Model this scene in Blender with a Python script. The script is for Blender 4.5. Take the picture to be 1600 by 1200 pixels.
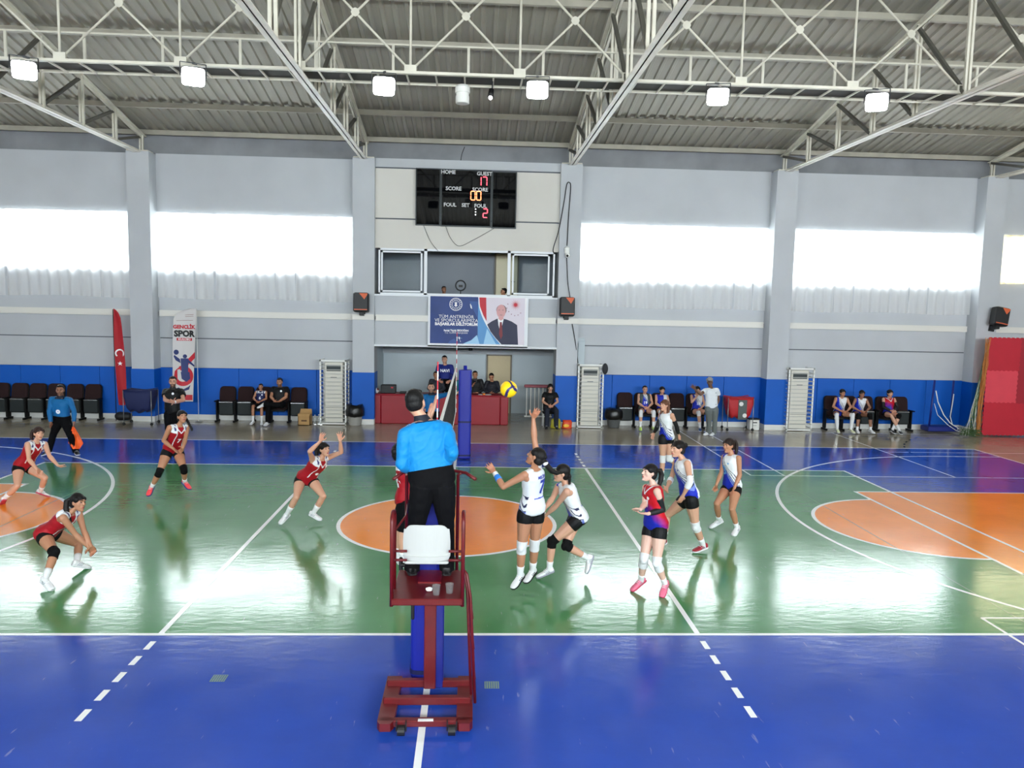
import bpy, bmesh, math, random
from math import sin, cos, pi, radians, sqrt, atan2
from mathutils import Vector as V, Matrix, noise
from mathutils.bvhtree import BVHTree
for o in list(bpy.data.objects): bpy.data.objects.remove(o, do_unlink=True)
S = bpy.context.scene
COL = S.collection
R = random.Random(7)
TMP = bpy.data.scenes.new('workbench')                       # scratch scene for modifiers and lettering, removed at the end
def bake(o):
    TMP.collection.objects.link(o); vl = TMP.view_layers[0]; vl.update(); dg = vl.depsgraph
    me = bpy.data.meshes.new_from_object(o.evaluated_get(dg)); bpy.data.objects.remove(o); return me

# ------------------------------------------------------------------ camera, world, light, exposure
cd = bpy.data.cameras.new('camera'); cam = bpy.data.objects.new('camera', cd); COL.objects.link(cam); S.camera = cam
cd.sensor_fit = 'HORIZONTAL'; cd.sensor_width = 36.0; cd.lens = 36.0 * 1211.3 / 1600.0; cd.clip_start = .05; cd.clip_end = 300
YAW, PIT, ROL = .04986, .10116, .02111
_f = V((sin(YAW) * cos(PIT), cos(YAW) * cos(PIT), -sin(PIT))); _r = V((cos(YAW), -sin(YAW), 0)); _u = _r.cross(_f)
_r2 = _r * cos(ROL) + _u * sin(ROL); _u2 = -_r * sin(ROL) + _u * cos(ROL)
cam.matrix_world = Matrix(((_r2.x, _u2.x, -_f.x, .397), (_r2.y, _u2.y, -_f.y, -8.289), (_r2.z, _u2.z, -_f.z, 3.657), (0, 0, 0, 1)))
w = bpy.data.worlds.new('world'); S.world = w; w.use_nodes = True
bg = w.node_tree.nodes['Background']; bg.inputs[0].default_value = (.93, .97, 1.0, 1); bg.inputs[1].default_value = 9.0
S.view_settings.view_transform = 'Standard'; S.view_settings.look = 'None'; S.view_settings.gamma = 1.0
S.view_settings.use_curve_mapping = False; S.view_settings.exposure = 0.46
S.cycles.use_denoising = True; S.cycles.max_bounces = 9; S.cycles.diffuse_bounces = 5; S.cycles.glossy_bounces = 4
S.cycles.transparent_max_bounces = 12; S.cycles.transmission_bounces = 5
S.cycles.sample_clamp_indirect = 6.0; S.cycles.caustics_reflective = False; S.cycles.caustics_refractive = False
ROOM = dict(x0=-22.3, x1=22.75, y0=-13.5, y1=15.5)
PX = [-22.2, -15.75, -9.35, -2.9, 3.2, 9.7, 16.2, 22.7]      # pilaster and truss lines
RIDGE, EAVE, SLOPE = 1.0, 8.45, .2
def roofz(y): return EAVE + SLOPE * (15.5 - y) if y >= RIDGE else EAVE + SLOPE * (15.5 - RIDGE) - SLOPE * (RIDGE - y)
def daylight(x0, x1, z0, z1, y, d, power):
    l = bpy.data.lights.new('daylight', 'AREA'); l.shape = 'RECTANGLE'; l.size = x1 - x0; l.size_y = z1 - z0
    l.energy = power * (x1 - x0) * (z1 - z0); l.color = (1.0, .975, .89) if d < 0 else (1.0, .985, .965)
    o = bpy.data.objects.new('daylight', l); COL.objects.link(o); o.location = ((x0 + x1) / 2, y, (z0 + z1) / 2)
    o.rotation_euler = (radians(-90) if d < 0 else radians(90), 0, 0)
    return o
FARWIN = [(PX[i] + .36, PX[i + 1] - .36) for i in range(7) if i != 3]
for i, (a, b) in enumerate(FARWIN): daylight(a, b, 4.5, 6.12, 15.95, -1, 28 * (.14 if i == 5 else 1))
for i in range(7): daylight(PX[i] + .36, PX[i + 1] - .36, 4.5, 6.5, -13.95, 1, 98 * (.35, .5, .8, 1, 1.05, 1.1, 1.1)[i])

# ------------------------------------------------------------------ materials
MATS = {}
def lin(c):
    return tuple((x / 12.92 if x <= .04045 else ((x + .055) / 1.055) ** 2.4) for x in c)
def rgb(r, g, b): return lin((r / 255, g / 255, b / 255))
def mat(name, col, rough=.6, metal=0., emit=0., var=0., vscale=4., bump=0., bscale=30., stretch=(1, 1, 1), coat=0., attr=None, spec=None, alpha=1., trans=0., sheen=0., coords='Object'):
    if name in MATS: return MATS[name]
    m = bpy.data.materials.new(name); m.use_nodes = True; MATS[name] = m
    nt = m.node_tree; n = nt.nodes; L = nt.links; b = n['Principled BSDF']
    b.inputs['Base Color'].default_value = (*col, 1); b.inputs['Roughness'].default_value = rough; b.inputs['Metallic'].default_value = metal
    if spec is not None: b.inputs['Specular IOR Level'].default_value = spec
    if coat: b.inputs['Coat Weight'].default_value = coat; b.inputs['Coat Roughness'].default_value = .08
    if alpha < 1: b.inputs['Alpha'].default_value = alpha
    if trans: b.inputs['Transmission Weight'].default_value = trans
    if sheen: b.inputs['Sheen Weight'].default_value = sheen
    if emit: b.inputs['Emission Color'].default_value = (*col, 1); b.inputs['Emission Strength'].default_value = emit
    tc = n.new('ShaderNodeTexCoord'); mp = n.new('ShaderNodeMapping'); L.new(tc.outputs[coords], mp.inputs[0]); mp.inputs['Scale'].default_value = stretch
    src = None
    if attr:
        a = n.new('ShaderNodeAttribute'); a.attribute_name = attr; src = a.outputs['Color']; L.new(src, b.inputs['Base Color'])
    if var:
        t = n.new('ShaderNodeTexNoise'); t.inputs['Scale'].default_value = vscale; t.inputs['Detail'].default_value = 6; L.new(mp.outputs[0], t.inputs[0])
        r = n.new('ShaderNodeMapRange'); r.inputs[1].default_value = .3; r.inputs[2].default_value = .7; r.inputs[3].default_value = 1 - var; r.inputs[4].default_value = 1 + var
        L.new(t.outputs[0], r.inputs[0])
        mx = n.new('ShaderNodeVectorMath'); mx.operation = 'SCALE'
        if src: L.new(src, mx.inputs[0])
        else: mx.inputs[0].default_value = col
        L.new(r.outputs[0], mx.inputs['Scale']); L.new(mx.outputs[0], b.inputs['Base Color'])
    if bump:
        t = n.new('ShaderNodeTexNoise'); t.inputs['Scale'].default_value = bscale; t.inputs['Detail'].default_value = 3; L.new(mp.outputs[0], t.inputs[0])
        bp = n.new('ShaderNodeBump'); bp.inputs['Strength'].default_value = bump; bp.inputs['Distance'].default_value = .02
        L.new(t.outputs[0], bp.inputs['Height']); L.new(bp.outputs[0], b.inputs['Normal'])
    return m
# ------------------------------------------------------------------ mesh builder
class MB:
    def __init__(s): s.v = []; s.f = []; s.m = []; s.c = None
    def add(s, vs, fs, mi=0):
        o = len(s.v); s.v += [tuple(p) for p in vs]; s.f += [tuple(i + o for i in f) for f in fs]; s.m += [mi] * len(fs); return s
    def box(s, a, b, mi=0):
        x0, y0, z0 = a; x1, y1, z1 = b
        x0, x1 = min(x0, x1), max(x0, x1); y0, y1 = min(y0, y1), max(y0, y1); z0, z1 = min(z0, z1), max(z0, z1)
        return s.add([(x0, y0, z0), (x1, y0, z0), (x1, y1, z0), (x0, y1, z0), (x0, y0, z1), (x1, y0, z1), (x1, y1, z1), (x0, y1, z1)],
                     [(0, 3, 2, 1), (4, 5, 6, 7), (0, 1, 5, 4), (1, 2, 6, 5), (2, 3, 7, 6), (3, 0, 4, 7)], mi)
    def bar(s, p, q, wd, h=None, up=(0, 0, 1), mi=0):
        p, q = V(p), V(q); d = (q - p)
        if d.length < 1e-6: return s
        d.normalize(); u = V(up)
        if abs(d.dot(u)) > .99: u = V((1, 0, 0)) if abs(d.x) < .9 else V((0, 1, 0))
        r = d.cross(u).normalized(); u = r.cross(d); h = h or wd; a, b = r * wd / 2, u * h / 2
        return s.add([p - a - b, p + a - b, p + a + b, p - a + b, q - a - b, q + a - b, q + a + b, q - a + b],
                     [(0, 3, 2, 1), (4, 5, 6, 7), (0, 1, 5, 4), (1, 2, 6, 5), (2, 3, 7, 6), (3, 0, 4, 7)][::1], mi)
    def loft(s, rings, n=12, mi=0, cap=True, sq=2.0):
        """rings: (centre, axis_u, axis_v, ru, rv)"""
        vs = []; fs = []
        for c, u, v_, ru, rv in rings:
            for k in range(n):
                a = 2 * pi * k / n; cx, sy = cos(a), sin(a)
                if sq != 2.0:
                    cx = math.copysign(abs(cx) ** (2 / sq), cx); sy = math.copysign(abs(sy) ** (2 / sq), sy)
                vs.append(V(c) + V(u) * (ru * cx) + V(v_) * (rv * sy))
        for i in range(len(rings) - 1):
            for k in range(n):
                a, b = i * n + k, i * n + (k + 1) % n; fs.append((a, b, b + n, a + n))
        if cap: fs.append(tuple(range(n))[::-1]); fs.append(tuple(range((len(rings) - 1) * n, len(rings) * n)))
        return s.add(vs, fs, mi)
    def tube(s, pts, rs, n=10, mi=0, cap=True):
        pts = [V(p) for p in pts]
        if not hasattr(rs, '__len__'): rs = [rs] * len(pts)
        d0 = (pts[1] - pts[0]).normalized(); u = d0.orthogonal().normalized(); rings = []
        for i, p in enumerate(pts):
            d = (pts[min(i + 1, len(pts) - 1)] - pts[max(i - 1, 0)])
            d = d.normalized() if d.length > 1e-9 else d0
            u = (u - d * u.dot(d)).normalized(); rings.append((p, u, d.cross(u), rs[i], rs[i]))
        return s.loft(rings, n, mi, cap)
    def ell(s, c, ax, rad, nu=14, nv=9, mi=0):
        c = V(c); X, Y, Z = [V(a) for a in ax]; rings = []
        for j in range(nv + 1):
            t = -pi / 2 + pi * j / nv; k = max(cos(t), .02)
            rings.append((c + Z * (rad[2] * sin(t)), X, Y, rad[0] * k, rad[1] * k))
        return s.loft(rings, nu, mi)
    def sph(s, c, r, mi=0, nu=12, nv=8): return s.ell(c, ((1, 0, 0), (0, 1, 0), (0, 0, 1)), (r, r, r), nu, nv, mi)
    def cap(s, p, q, r0, r1=None, n=10, mi=0):
        """capsule"""
        r1 = r0 if r1 is None else r1; p, q = V(p), V(q); d = q - p; L = d.length
        if L < 1e-6: return s.sph(p, r0)
        d /= L; u = d.orthogonal().normalized(); v_ = d.cross(u); rings = []
        for k in (.05, .5, .86): t = k; rings.append((p - d * r0 * sqrt(max(0, 1 - t * t)), u, v_, r0 * t, r0 * t))
        rings += [(p, u, v_, r0, r0), (q, u, v_, r1, r1)]
        for k in (.86, .5, .05): rings.append((q + d * r1 * sqrt(max(0, 1 - k * k)), u, v_, r1 * k, r1 * k))
        return s.loft(rings, n, mi)
    def prism(s, poly, o, u, v_, th, mi=0):
        """2-D polygon in plane (o,u,v) extruded by th along u x v"""
        o, u, v_ = V(o), V(u), V(v_); w_ = u.cross(v_).normalized() * th; n = len(poly)
        a = [o + u * x + v_ * y for x, y in poly]
        return s.add(a + [p + w_ for p in a], [tuple(range(n))[::-1], tuple(range(n, 2 * n))] + [(i, (i + 1) % n, n + (i + 1) % n, n + i) for i in range(n)], mi)
    def rbox(s, a, b, r=.02, mi=0):
        """box with chamfered vertical and horizontal edges"""
        x0, y0, z0 = a; x1, y1, z1 = b; r = min(r, (x1 - x0) / 2.01, (y1 - y0) / 2.01, (z1 - z0) / 2.01); rings = []
        def ring(z, k):
            e = r * k; c = r
            return [(x0 + e + c, y0 + e, z), (x1 - e - c, y0 + e, z), (x1 - e, y0 + e + c, z), (x1 - e, y1 - e - c, z), (x1 - e - c, y1 - e, z), (x0 + e + c, y1 - e, z), (x0 + e, y1 - e - c, z), (x0 + e, y0 + e + c, z)]
        rr = [ring(z0, .99), ring(z0 + r, 0), ring(z1 - r, 0), ring(z1, .99)] if True else []
        vs = sum(rr, []); fs = [tuple(range(8))[::-1], tuple(range(24, 32))]
        for i in range(3):
            for k in range(8): fs.append((i * 8 + k, i * 8 + (k + 1) % 8, i * 8 + 8 + (k + 1) % 8, i * 8 + 8 + k))
        return s.add(vs, fs, mi)
    def mesh(s, name):
        me = bpy.data.meshes.new(name); me.from_pydata(s.v, [], s.f); me.validate(); return me
    def build(s, name, m, parent=None, smooth=False, label=None, remesh=None, sm=2, fix=True, pinv=True):
        me = bpy.data.meshes.new(name); me.from_pydata(s.v, [], s.f)
        ms = m if isinstance(m, (list, tuple)) else [m]
        for x in ms: me.materials.append(x)
        if len(ms) > 1: me.polygons.foreach_set('material_index', s.m)
        if remesh:
            me.update(); o = bpy.data.objects.new('tmp', me)
            bmx = bmesh.new(); bmx.from_mesh(me); bmesh.ops.recalc_face_normals(bmx, faces=bmx.faces); bmx.to_mesh(me); bmx.free()
            md = o.modifiers.new('r', 'REMESH'); md.mode = 'VOXEL'; md.voxel_size = remesh; md.use_smooth_shade = True
            if sm: ms_ = o.modifiers.new('s', 'SMOOTH'); ms_.factor = .5; ms_.iterations = sm
            me2 = bake(o); bpy.data.meshes.remove(me)
            me = me2; me.name = name; me.materials.clear()
            for x in ms: me.materials.append(x)
        elif fix:
            bmx = bmesh.new(); bmx.from_mesh(me); bmesh.ops.recalc_face_normals(bmx, faces=bmx.faces); bmx.to_mesh(me); bmx.free()
        if smooth or remesh: me.polygons.foreach_set('use_smooth', [True] * len(me.polygons))
        me.update()
        o = bpy.data.objects.new(name, me); COL.objects.link(o)
        if parent:
            o.parent = parent
            if pinv: o.matrix_parent_inverse = Matrix.LocRotScale(parent.location, parent.rotation_euler, parent.scale).inverted()
        if label: o['label'] = label
        return o
def paint(o, fn):
    me = o.data; a = me.color_attributes.new('Col', 'FLOAT_COLOR', 'POINT'); buf = []
    for v in me.vertices: buf += [*fn(v.co, v.normal), 1.0]
    a.data.foreach_set('color', buf)
def deform(o, fn):
    me = o.data; n = len(me.vertices); co = [0.] * (3 * n); me.vertices.foreach_get('co', co); no = [0.] * (3 * n); me.vertices.foreach_get('normal', no)
    for i in range(n):
        p = V(co[3 * i:3 * i + 3]); q = p + V(no[3 * i:3 * i + 3]) * fn(p); co[3 * i:3 * i + 3] = q
    me.vertices.foreach_set('co', co); me.update()
def tag(o, label=None, cat=None, group=None, kind=None):
    if label: o['label'] = label
    if cat: o['category'] = cat
    if group: o['group'] = group
    if kind: o['kind'] = kind
    return o
def thing(name, label, cat, loc=(0, 0, 0), group=None, rz=0.):
    o = bpy.data.objects.new(name, None); COL.objects.link(o); o.location = loc; o.rotation_euler = (0, 0, rz); o.empty_display_size = .1
    return tag(o, label, cat, group)
def struct(mb, name, m, **k):
    o = mb.build(name, m, **k); o['kind'] = 'structure'; return o
def dup(root, loc, label=None, rz=None):
    r = root.copy(); COL.objects.link(r); r.location = loc
    if rz is not None: r.rotation_euler = (0, 0, rz)
    if label: r['label'] = label
    for ch in list(root.children):
        c = ch.copy(); COL.objects.link(c); c.parent = r
        for g in ch.children:
            d = g.copy(); COL.objects.link(d); d.parent = c
    return r
def textmesh(txt, size, bold=0., font=None, space=1.):
    cu = bpy.data.curves.new('t', 'FONT'); cu.body = txt; cu.size = size; cu.offset = bold; cu.align_x = 'CENTER'; cu.align_y = 'CENTER'; cu.resolution_u = 2; cu.space_character = space
    o = bpy.data.objects.new('t', cu); me = bake(o); bpy.data.curves.remove(cu); return me
def text(txt, o_, u, v_, size, m, parent, name='lettering', bold=0., lift=.004, sx=1., target=None, space=1., label=None):
    """lettering laid on the plane (o_,u,v_) or dropped onto a target mesh along -(u x v)"""
    me = textmesh(txt, size, bold, space=space); o_, u, v_ = V(o_), V(u).normalized(), V(v_).normalized(); n = u.cross(v_).normalized()
    return project(me, o_, u, v_, n, m, parent, name, lift, sx, target, label)
def project(me, o_, u, v_, n, m, parent, name, lift, sx=1., target=None, label=None):
    bv = None
    if target:
        d = target.data; bv = BVHTree.FromPolygons([v.co for v in d.vertices], [tuple(p.vertices) for p in d.polygons])
    if bv:
        b_ = bmesh.new(); b_.from_mesh(me); bmesh.ops.triangulate(b_, faces=[f for f in b_.faces if len(f.verts) > 4])
        for _ in range(4):
            lg = [e_ for e_ in b_.edges if e_.calc_length() > .075]
            if not lg: break
            bmesh.ops.subdivide_edges(b_, edges=lg, cuts=1); bmesh.ops.triangulate(b_, faces=[f for f in b_.faces if len(f.verts) > 3])
        b_.to_mesh(me); b_.free()
    for v in me.vertices:
        p = o_ + u * (v.co.x * sx) + v_ * v.co.y
        if bv:
            h = bv.ray_cast(p + n * .35, -n, .6)
            p = (h[0] + n * lift) if h[0] is not None else p
        else: p = p + n * lift
        v.co = p
    me.materials.clear(); me.materials.append(m if m else None); me.name = name
    o = bpy.data.objects.new(name, me); COL.objects.link(o)
    if parent:
        o.parent = parent; o.matrix_parent_inverse = Matrix.LocRotScale(parent.location, parent.rotation_euler, parent.scale).inverted()
    if label: o['label'] = label
    return o
def flat(polys):
    """2-D polygons to a mesh for project()"""
    me = bpy.data.meshes.new('flat'); vs = []; fs = []
    for p in polys:
        o = len(vs); vs += [(x, y, 0) for x, y in p]; fs.append(tuple(range(o, o + len(p))))
    me.from_pydata(vs, [], fs); me.update(); return me
def disc(cx, cy, r, n=20): return [(cx + r * cos(2 * pi * k / n), cy + r * sin(2 * pi * k / n)) for k in range(n)]
def star(cx, cy, r, rot=0., k=.4, n=5): return [(cx + (r if i % 2 == 0 else r * k) * sin(rot + pi * i / n), cy + (r if i % 2 == 0 else r * k) * cos(rot + pi * i / n)) for i in range(2 * n)]
def ringquads(cx, cy, r0, r1, n=24, a0=0., a1=2 * pi):
    q = []
    for k in range(n):
        a, b = a0 + (a1 - a0) * k / n, a0 + (a1 - a0) * (k + 1) / n
        q.append([(cx + r0 * cos(a), cy + r0 * sin(a)), (cx + r1 * cos(a), cy + r1 * sin(a)), (cx + r1 * cos(b), cy + r1 * sin(b)), (cx + r0 * cos(b), cy + r0 * sin(b))])
    return q
# ------------------------------------------------------------------ setting: floor with painted courts
def floor_mat(name, col, var=.10):
    m = bpy.data.materials.new(name); m.use_nodes = True; nt = m.node_tree; n = nt.nodes; L = nt.links; b = n['Principled BSDF']
    tc = n.new('ShaderNodeTexCoord')
    t = n.new('ShaderNodeTexNoise'); t.inputs['Scale'].default_value = .9; t.inputs['Detail'].default_value = 8; t.inputs['Roughness'].default_value = .6; L.new(tc.outputs['Object'], t.inputs[0])
    r = n.new('ShaderNodeMapRange'); r.inputs[1].default_value = .3; r.inputs[2].default_value = .7; r.inputs[3].default_value = 1 - var; r.inputs[4].default_value = 1 + var; L.new(t.outputs[0], r.inputs[0])
    mx = n.new('ShaderNodeVectorMath'); mx.operation = 'SCALE'; mx.inputs[0].default_value = col; L.new(r.outputs[0], mx.inputs['Scale'])
    # scuffs: thin pale scratches
    mp = n.new('ShaderNodeMapping'); mp.inputs['Rotation'].default_value = (0, 0, .6); mp.inputs['Scale'].default_value = (2.2, .35, 1); L.new(tc.outputs['Object'], mp.inputs[0])
    s = n.new('ShaderNodeTexNoise'); s.inputs['Scale'].default_value = 9; s.inputs['Detail'].default_value = 5; L.new(mp.outputs[0], s.inputs[0])
    sr = n.new('ShaderNodeMapRange'); sr.inputs[1].default_value = .69; sr.inputs[2].default_value = .74; sr.inputs[3].default_value = 0; sr.inputs[4].default_value = .22; L.new(s.outputs[0], sr.inputs[0])
    mm = n.new('ShaderNodeMix'); mm.data_type = 'RGBA'; L.new(sr.outputs[0], mm.inputs[0]); L.new(mx.outputs[0], mm.inputs[6]); mm.inputs[7].default_value = (.6, .62, .65, 1); L.new(mm.outputs[2], b.inputs['Base Color'])
    # gloss varnish, slightly wavy along the court
    rn = n.new('ShaderNodeTexNoise'); rn.inputs['Scale'].default_value = 1.3; rn.inputs['Detail'].default_value = 5; L.new(tc.outputs['Object'], rn.inputs[0])
    rr = n.new('ShaderNodeMapRange'); rr.inputs[1].default_value = .3; rr.inputs[2].default_value = .7; rr.inputs[3].default_value = .10; rr.inputs[4].default_value = .17; L.new(rn.outputs[0], rr.inputs[0]); L.new(rr.outputs[0], b.inputs['Roughness'])
    mp2 = n.new('ShaderNodeMapping'); mp2.inputs['Scale'].default_value = (1.0, 2.4, 1); L.new(tc.outputs['Object'], mp2.inputs[0])
    wv = n.new('ShaderNodeTexNoise'); wv.inputs['Scale'].default_value = 4.5; wv.inputs['Detail'].default_value = 3; L.new(mp2.outputs[0], wv.inputs[0])
    bp = n.new('ShaderNodeBump'); bp.inputs['Strength'].default_value = .15; bp.inputs['Distance'].default_value = .012; L.new(wv.outputs[0], bp.inputs['Height']); L.new(bp.outputs[0], b.inputs['Normal'])
    b.inputs['IOR'].default_value = 1.55
    return m
FB, FBL, FG, FO, FW, FT, FK = [floor_mat(*a) for a in (('floor_grey_brown', rgb(158, 148, 128)), ('floor_blue', rgb(40, 76, 176)), ('floor_green', rgb(80, 138, 88)), ('floor_orange', rgb(255, 148, 46)), ('floor_white_line', rgb(250, 250, 250), .02), ('floor_thin_line', rgb(140, 165, 140), .03), ('floor_black_dash', rgb(40, 40, 40), .03))]
fl = MB()
def quad(x0, y0, x1, y1, z, mi): fl.add([(x0, y0, z), (x1, y0, z), (x1, y1, z), (x0, y1, z)], [(0, 1, 2, 3)], mi)
def fline(x0, y0, x1, y1, wd=.062, mi=4, z=.0032):
    a, b = V((x0, y0, z)), V((x1, y1, z)); d = (b - a).normalized(); nn = V((-d.y, d.x, 0)) * wd / 2
    fl.add([a - nn, b - nn, b + nn, a + nn], [(0, 1, 2, 3)], mi)
def fdisc(cx, cy, r, z, mi, a0=0., a1=2 * pi, n=72):
    pts = [(cx + r * cos(a0 + (a1 - a0) * k / n), cy + r * sin(a0 + (a1 - a0) * k / n), z) for k in range(n + (0 if a1 - a0 > 6.2 else 1))]
    fl.add(pts, [tuple(range(len(pts)))], mi)
def farc(cx, cy, r, wd, a0, a1, mi=4, z=.0032, n=80):
    for q in ringquads(cx, cy, r - wd / 2, r + wd / 2, n, a0, a1): fl.add([(x, y, z) for x, y in q], [(0, 1, 2, 3)], mi)
quad(-22.3, -13.5, 22.75, 18.2, 0, 0)
quad(-14.1, -3.0, 14.1, 12.0, .0006, 1)
quad(-9, 0, 9, 9, .0012, 2)
fdisc(0, 4.5, 1.8, .0018, 3)
for s in (-1, 1):
    quad(min(s * 8.25, s * 14.1), 2.05, max(s * 8.25, s * 14.1), 6.95, .0018, 3)
    fdisc(s * 8.25, 4.5, 1.8, .0018, 3, pi / 2 if s > 0 else -pi / 2, 1.5 * pi if s > 0 else pi / 2)
    fline(s * 8.25, 2.02, s * 8.25, 6.98); fline(s * 8.25, 2.05, s * 14.1, 2.05); fline(s * 8.25, 6.95, s * 14.1, 6.95)
    farc(s * 8.25, 4.5, 1.8, .065, pi / 2 if s > 0 else -pi / 2, 1.5 * pi if s > 0 else pi / 2, z=.0030)
    farc(s * 12.55, 4.5, 6.42, .065, pi / 2 if s > 0 else -pi / 2, 1.5 * pi if s > 0 else pi / 2, z=.0029)
    for yy in (4.5 - 6.42, 4.5 + 6.42): fline(s * 12.55, yy, s * 14.1, yy, z=.0029)
    fline(s * 9, 0, s * 9, 9, z=.0033)
    fline(s * 2.975, 0.02, s * 2.975, 8.98, z=.0034)
    for k in range(5):
        for sg, y0 in ((-1, 0), (1, 9)):
            a = y0 + sg * (.15 + .35 * k); fline(s * 2.975, a, s * 2.975, a + sg * .2)
    fline(s * 14.1, -3, s * 14.1, 12, z=.0031)
    fline(s * 7.05, -.0, s * 7.05, 6.98, .018, 5, .0026)
farc(0, 4.5, 1.8, .065, 0, 2 * pi)
for yy in (.025, 8.975): fline(-9.02, yy, 9.02, yy, z=.0035)
for yy in (-2.98, 12.0): fline(-14.1, yy, 14.1, yy)
fline(0, -2.98, 0, 12, z=.0029)
fline(-7.05, 6.98, 7.05, 6.98, .018, 5, .0026)
for x in (6.6, 7.36, 11.3): fline(x, 8.4, x, 14.5, .04, z=.0027)
for yy in (8.4, 14.5): fline(6.6, yy, 20, yy, .04, z=.0027)
fline(11.3, 11.45, 20, 11.45, .04, z=.0025); fline(6.6, 11.45, 7.36, 11.45, .04, z=.0025)
fline(6.6, .5, 20, .5, .04, z=.0027); fline(6.6, .5, 6.6, -5.6, .04, z=.0027)
fline(-10.6, 14.7, -6.9, 14.7, .03, z=.0027); fline(-10.6, 14.7, -10.6, 15.4, .03, z=.0027)
for k in range(16):
    a0 = radians(128 + k * 6); farc(16.4, 10.2, 4.6, .05, a0, a0 + radians(3), 6, .0028, 2)
for cx, cy in ((-2.02, -.98), (.62, -1.13)):                      # two small pale grid patches on the blue
    for k in range(-3, 4): fline(cx - .07, cy + k * .022, cx + .07, cy + k * .022, .008, 5); fline(cx + k * .022, cy - .07, cx + k * .022, cy + .07, .008, 5, .0034)
floor = struct(fl, 'floor', [FB, FBL, FG, FO, FW, FT, FK], fix=False)
# ------------------------------------------------------------------ walls
WG = mat('wall_paint_grey', rgb(190, 193, 197), .75, var=.05, vscale=.8, bump=.05, bscale=14)
WG2 = mat('wall_paint_beige', rgb(214, 210, 202), .75, var=.03, vscale=.7)
WD = mat('wall_band_grey', rgb(140, 142, 146), .8, var=.16, vscale=1.2)  # darker, blotchier grey for the band along the wall top
WBL = mat('wall_padding_blue', rgb(0, 88, 186), .5, spec=.3, var=.05, vscale=1.5)
WBS = mat('baseboard_white', rgb(222, 222, 218), .6)
GROOVE = mat('groove_dark', rgb(95, 98, 105), .8)
PIPE = mat('conduit_white', rgb(225, 222, 214), .5)
ALU = mat('aluminium_white', rgb(225, 228, 232), .4)
Y1 = 15.5
def far_bay(i, a, b):
    """a..b between pilaster faces"""
    m = MB()
    m.box((a, Y1, 1.58), (b, Y1 + .25, 2.45), 0); m.box((a, Y1 + .02, 2.45), (b, Y1 + .25, 2.48), 1); m.box((a, Y1, 2.48), (b, Y1 + .25, 4.5), 0)
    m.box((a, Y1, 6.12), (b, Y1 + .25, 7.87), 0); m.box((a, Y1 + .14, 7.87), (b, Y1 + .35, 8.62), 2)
    return m
wall = MB()
bays = [(PX[i] + .32, PX[i + 1] - .32) for i in range(7)]
for i, (a, b) in enumerate(bays):
    if i == 3: continue
    m = far_bay(i, a, b); wall.add(m.v, m.f); wall.m[-len(m.f):] = m.m
for x in PX:
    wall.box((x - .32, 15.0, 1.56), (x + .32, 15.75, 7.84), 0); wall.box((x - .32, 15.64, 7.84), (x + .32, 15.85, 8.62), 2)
# centre bay
a, b = bays[3]
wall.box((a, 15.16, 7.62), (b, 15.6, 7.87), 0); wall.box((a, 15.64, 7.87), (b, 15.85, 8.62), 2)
wall.box((a, 15.16, 6.15), (b, 15.4, 7.58), 3); wall.box((a, 15.2, 7.58), (b, 15.4, 7.62), 1); wall.box((a, 15.2, 6.11), (b, 15.4, 6.15), 1)
wall.box((a, 15.16, 5.27), (b, 15.4, 6.11), 3); wall.box((a, 15.13, 2.39), (b, 15.35, 3.90), 0)
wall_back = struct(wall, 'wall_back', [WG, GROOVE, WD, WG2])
pad = MB(); bsb = MB()
for i, (a, b) in enumerate(bays):
    if i == 3: continue
    n_ = 5
    for k in range(n_):
        x0 = a + (b - a) * k / n_; x1 = a + (b - a) * (k + 1) / n_; pad.rbox((x0 + .004, Y1 - .035, .16), (x1 - .004, Y1 + .2, 1.575), .008)
    bsb.box((a, Y1 - .045, 0), (b, Y1 + .25, .16))
for x in PX:
    pad.rbox((x - .335, 14.96, .16), (x + .335, 15.7, 1.565), .008); bsb.box((x - .33, 14.95, 0), (x + .33, 15.7, .16))
struct(pad, 'trim_1', WBL); struct(bsb, 'baseboard_back', WBS)
# wall conduit runs (square white pipe)
CLAMP = mat('clamp_black', rgb(35, 35, 38), .6)
cond = MB()
for i, (a, b) in enumerate(bays):
    yy = Y1 - .06 if i != 3 else 15.08
    cond.box((a + .04, yy - .06, 3.12), (b - .04, yy + .06, 3.30), 0); cond.box((a + .02, yy - .03, 3.15), (a + .10, yy + .05, 3.25), 1); cond.box((b - .10, yy - .03, 3.15), (b - .02, yy + .05, 3.25), 1)
for x in PX[3:5]: cond.box((x - .32, 14.92, 3.14), (x + .32, 15.0, 3.30), 0)
struct(cond, 'trim_2', [PIPE, CLAMP])
# booth behind the scoreboard wall and recess below it
a, b = bays[3]
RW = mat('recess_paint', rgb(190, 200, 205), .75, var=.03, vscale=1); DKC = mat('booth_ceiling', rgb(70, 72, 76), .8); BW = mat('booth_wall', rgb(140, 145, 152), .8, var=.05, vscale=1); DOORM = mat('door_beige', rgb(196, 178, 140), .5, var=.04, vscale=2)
bm_ = MB(); bm_.box((a - .1, 17.3, 3.4), (b + .1, 17.45, 5.9)); bm_.box((a - .2, 15.4, 3.4), (a - .05, 17.4, 5.9)); bm_.box((b + .05, 15.4, 3.4), (b + .2, 17.4, 5.9))
struct(bm_, 'wall_booth', BW)
bm_ = MB(); bm_.box((a - .2, 15.35, 3.3), (b + .2, 17.45, 3.42)); struct(bm_, 'floor_booth', BW)
bm_ = MB(); bm_.box((a - .2, 15.4, 5.86), (b + .2, 17.45, 5.98)); struct(bm_, 'ceiling_booth', DKC)
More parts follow.
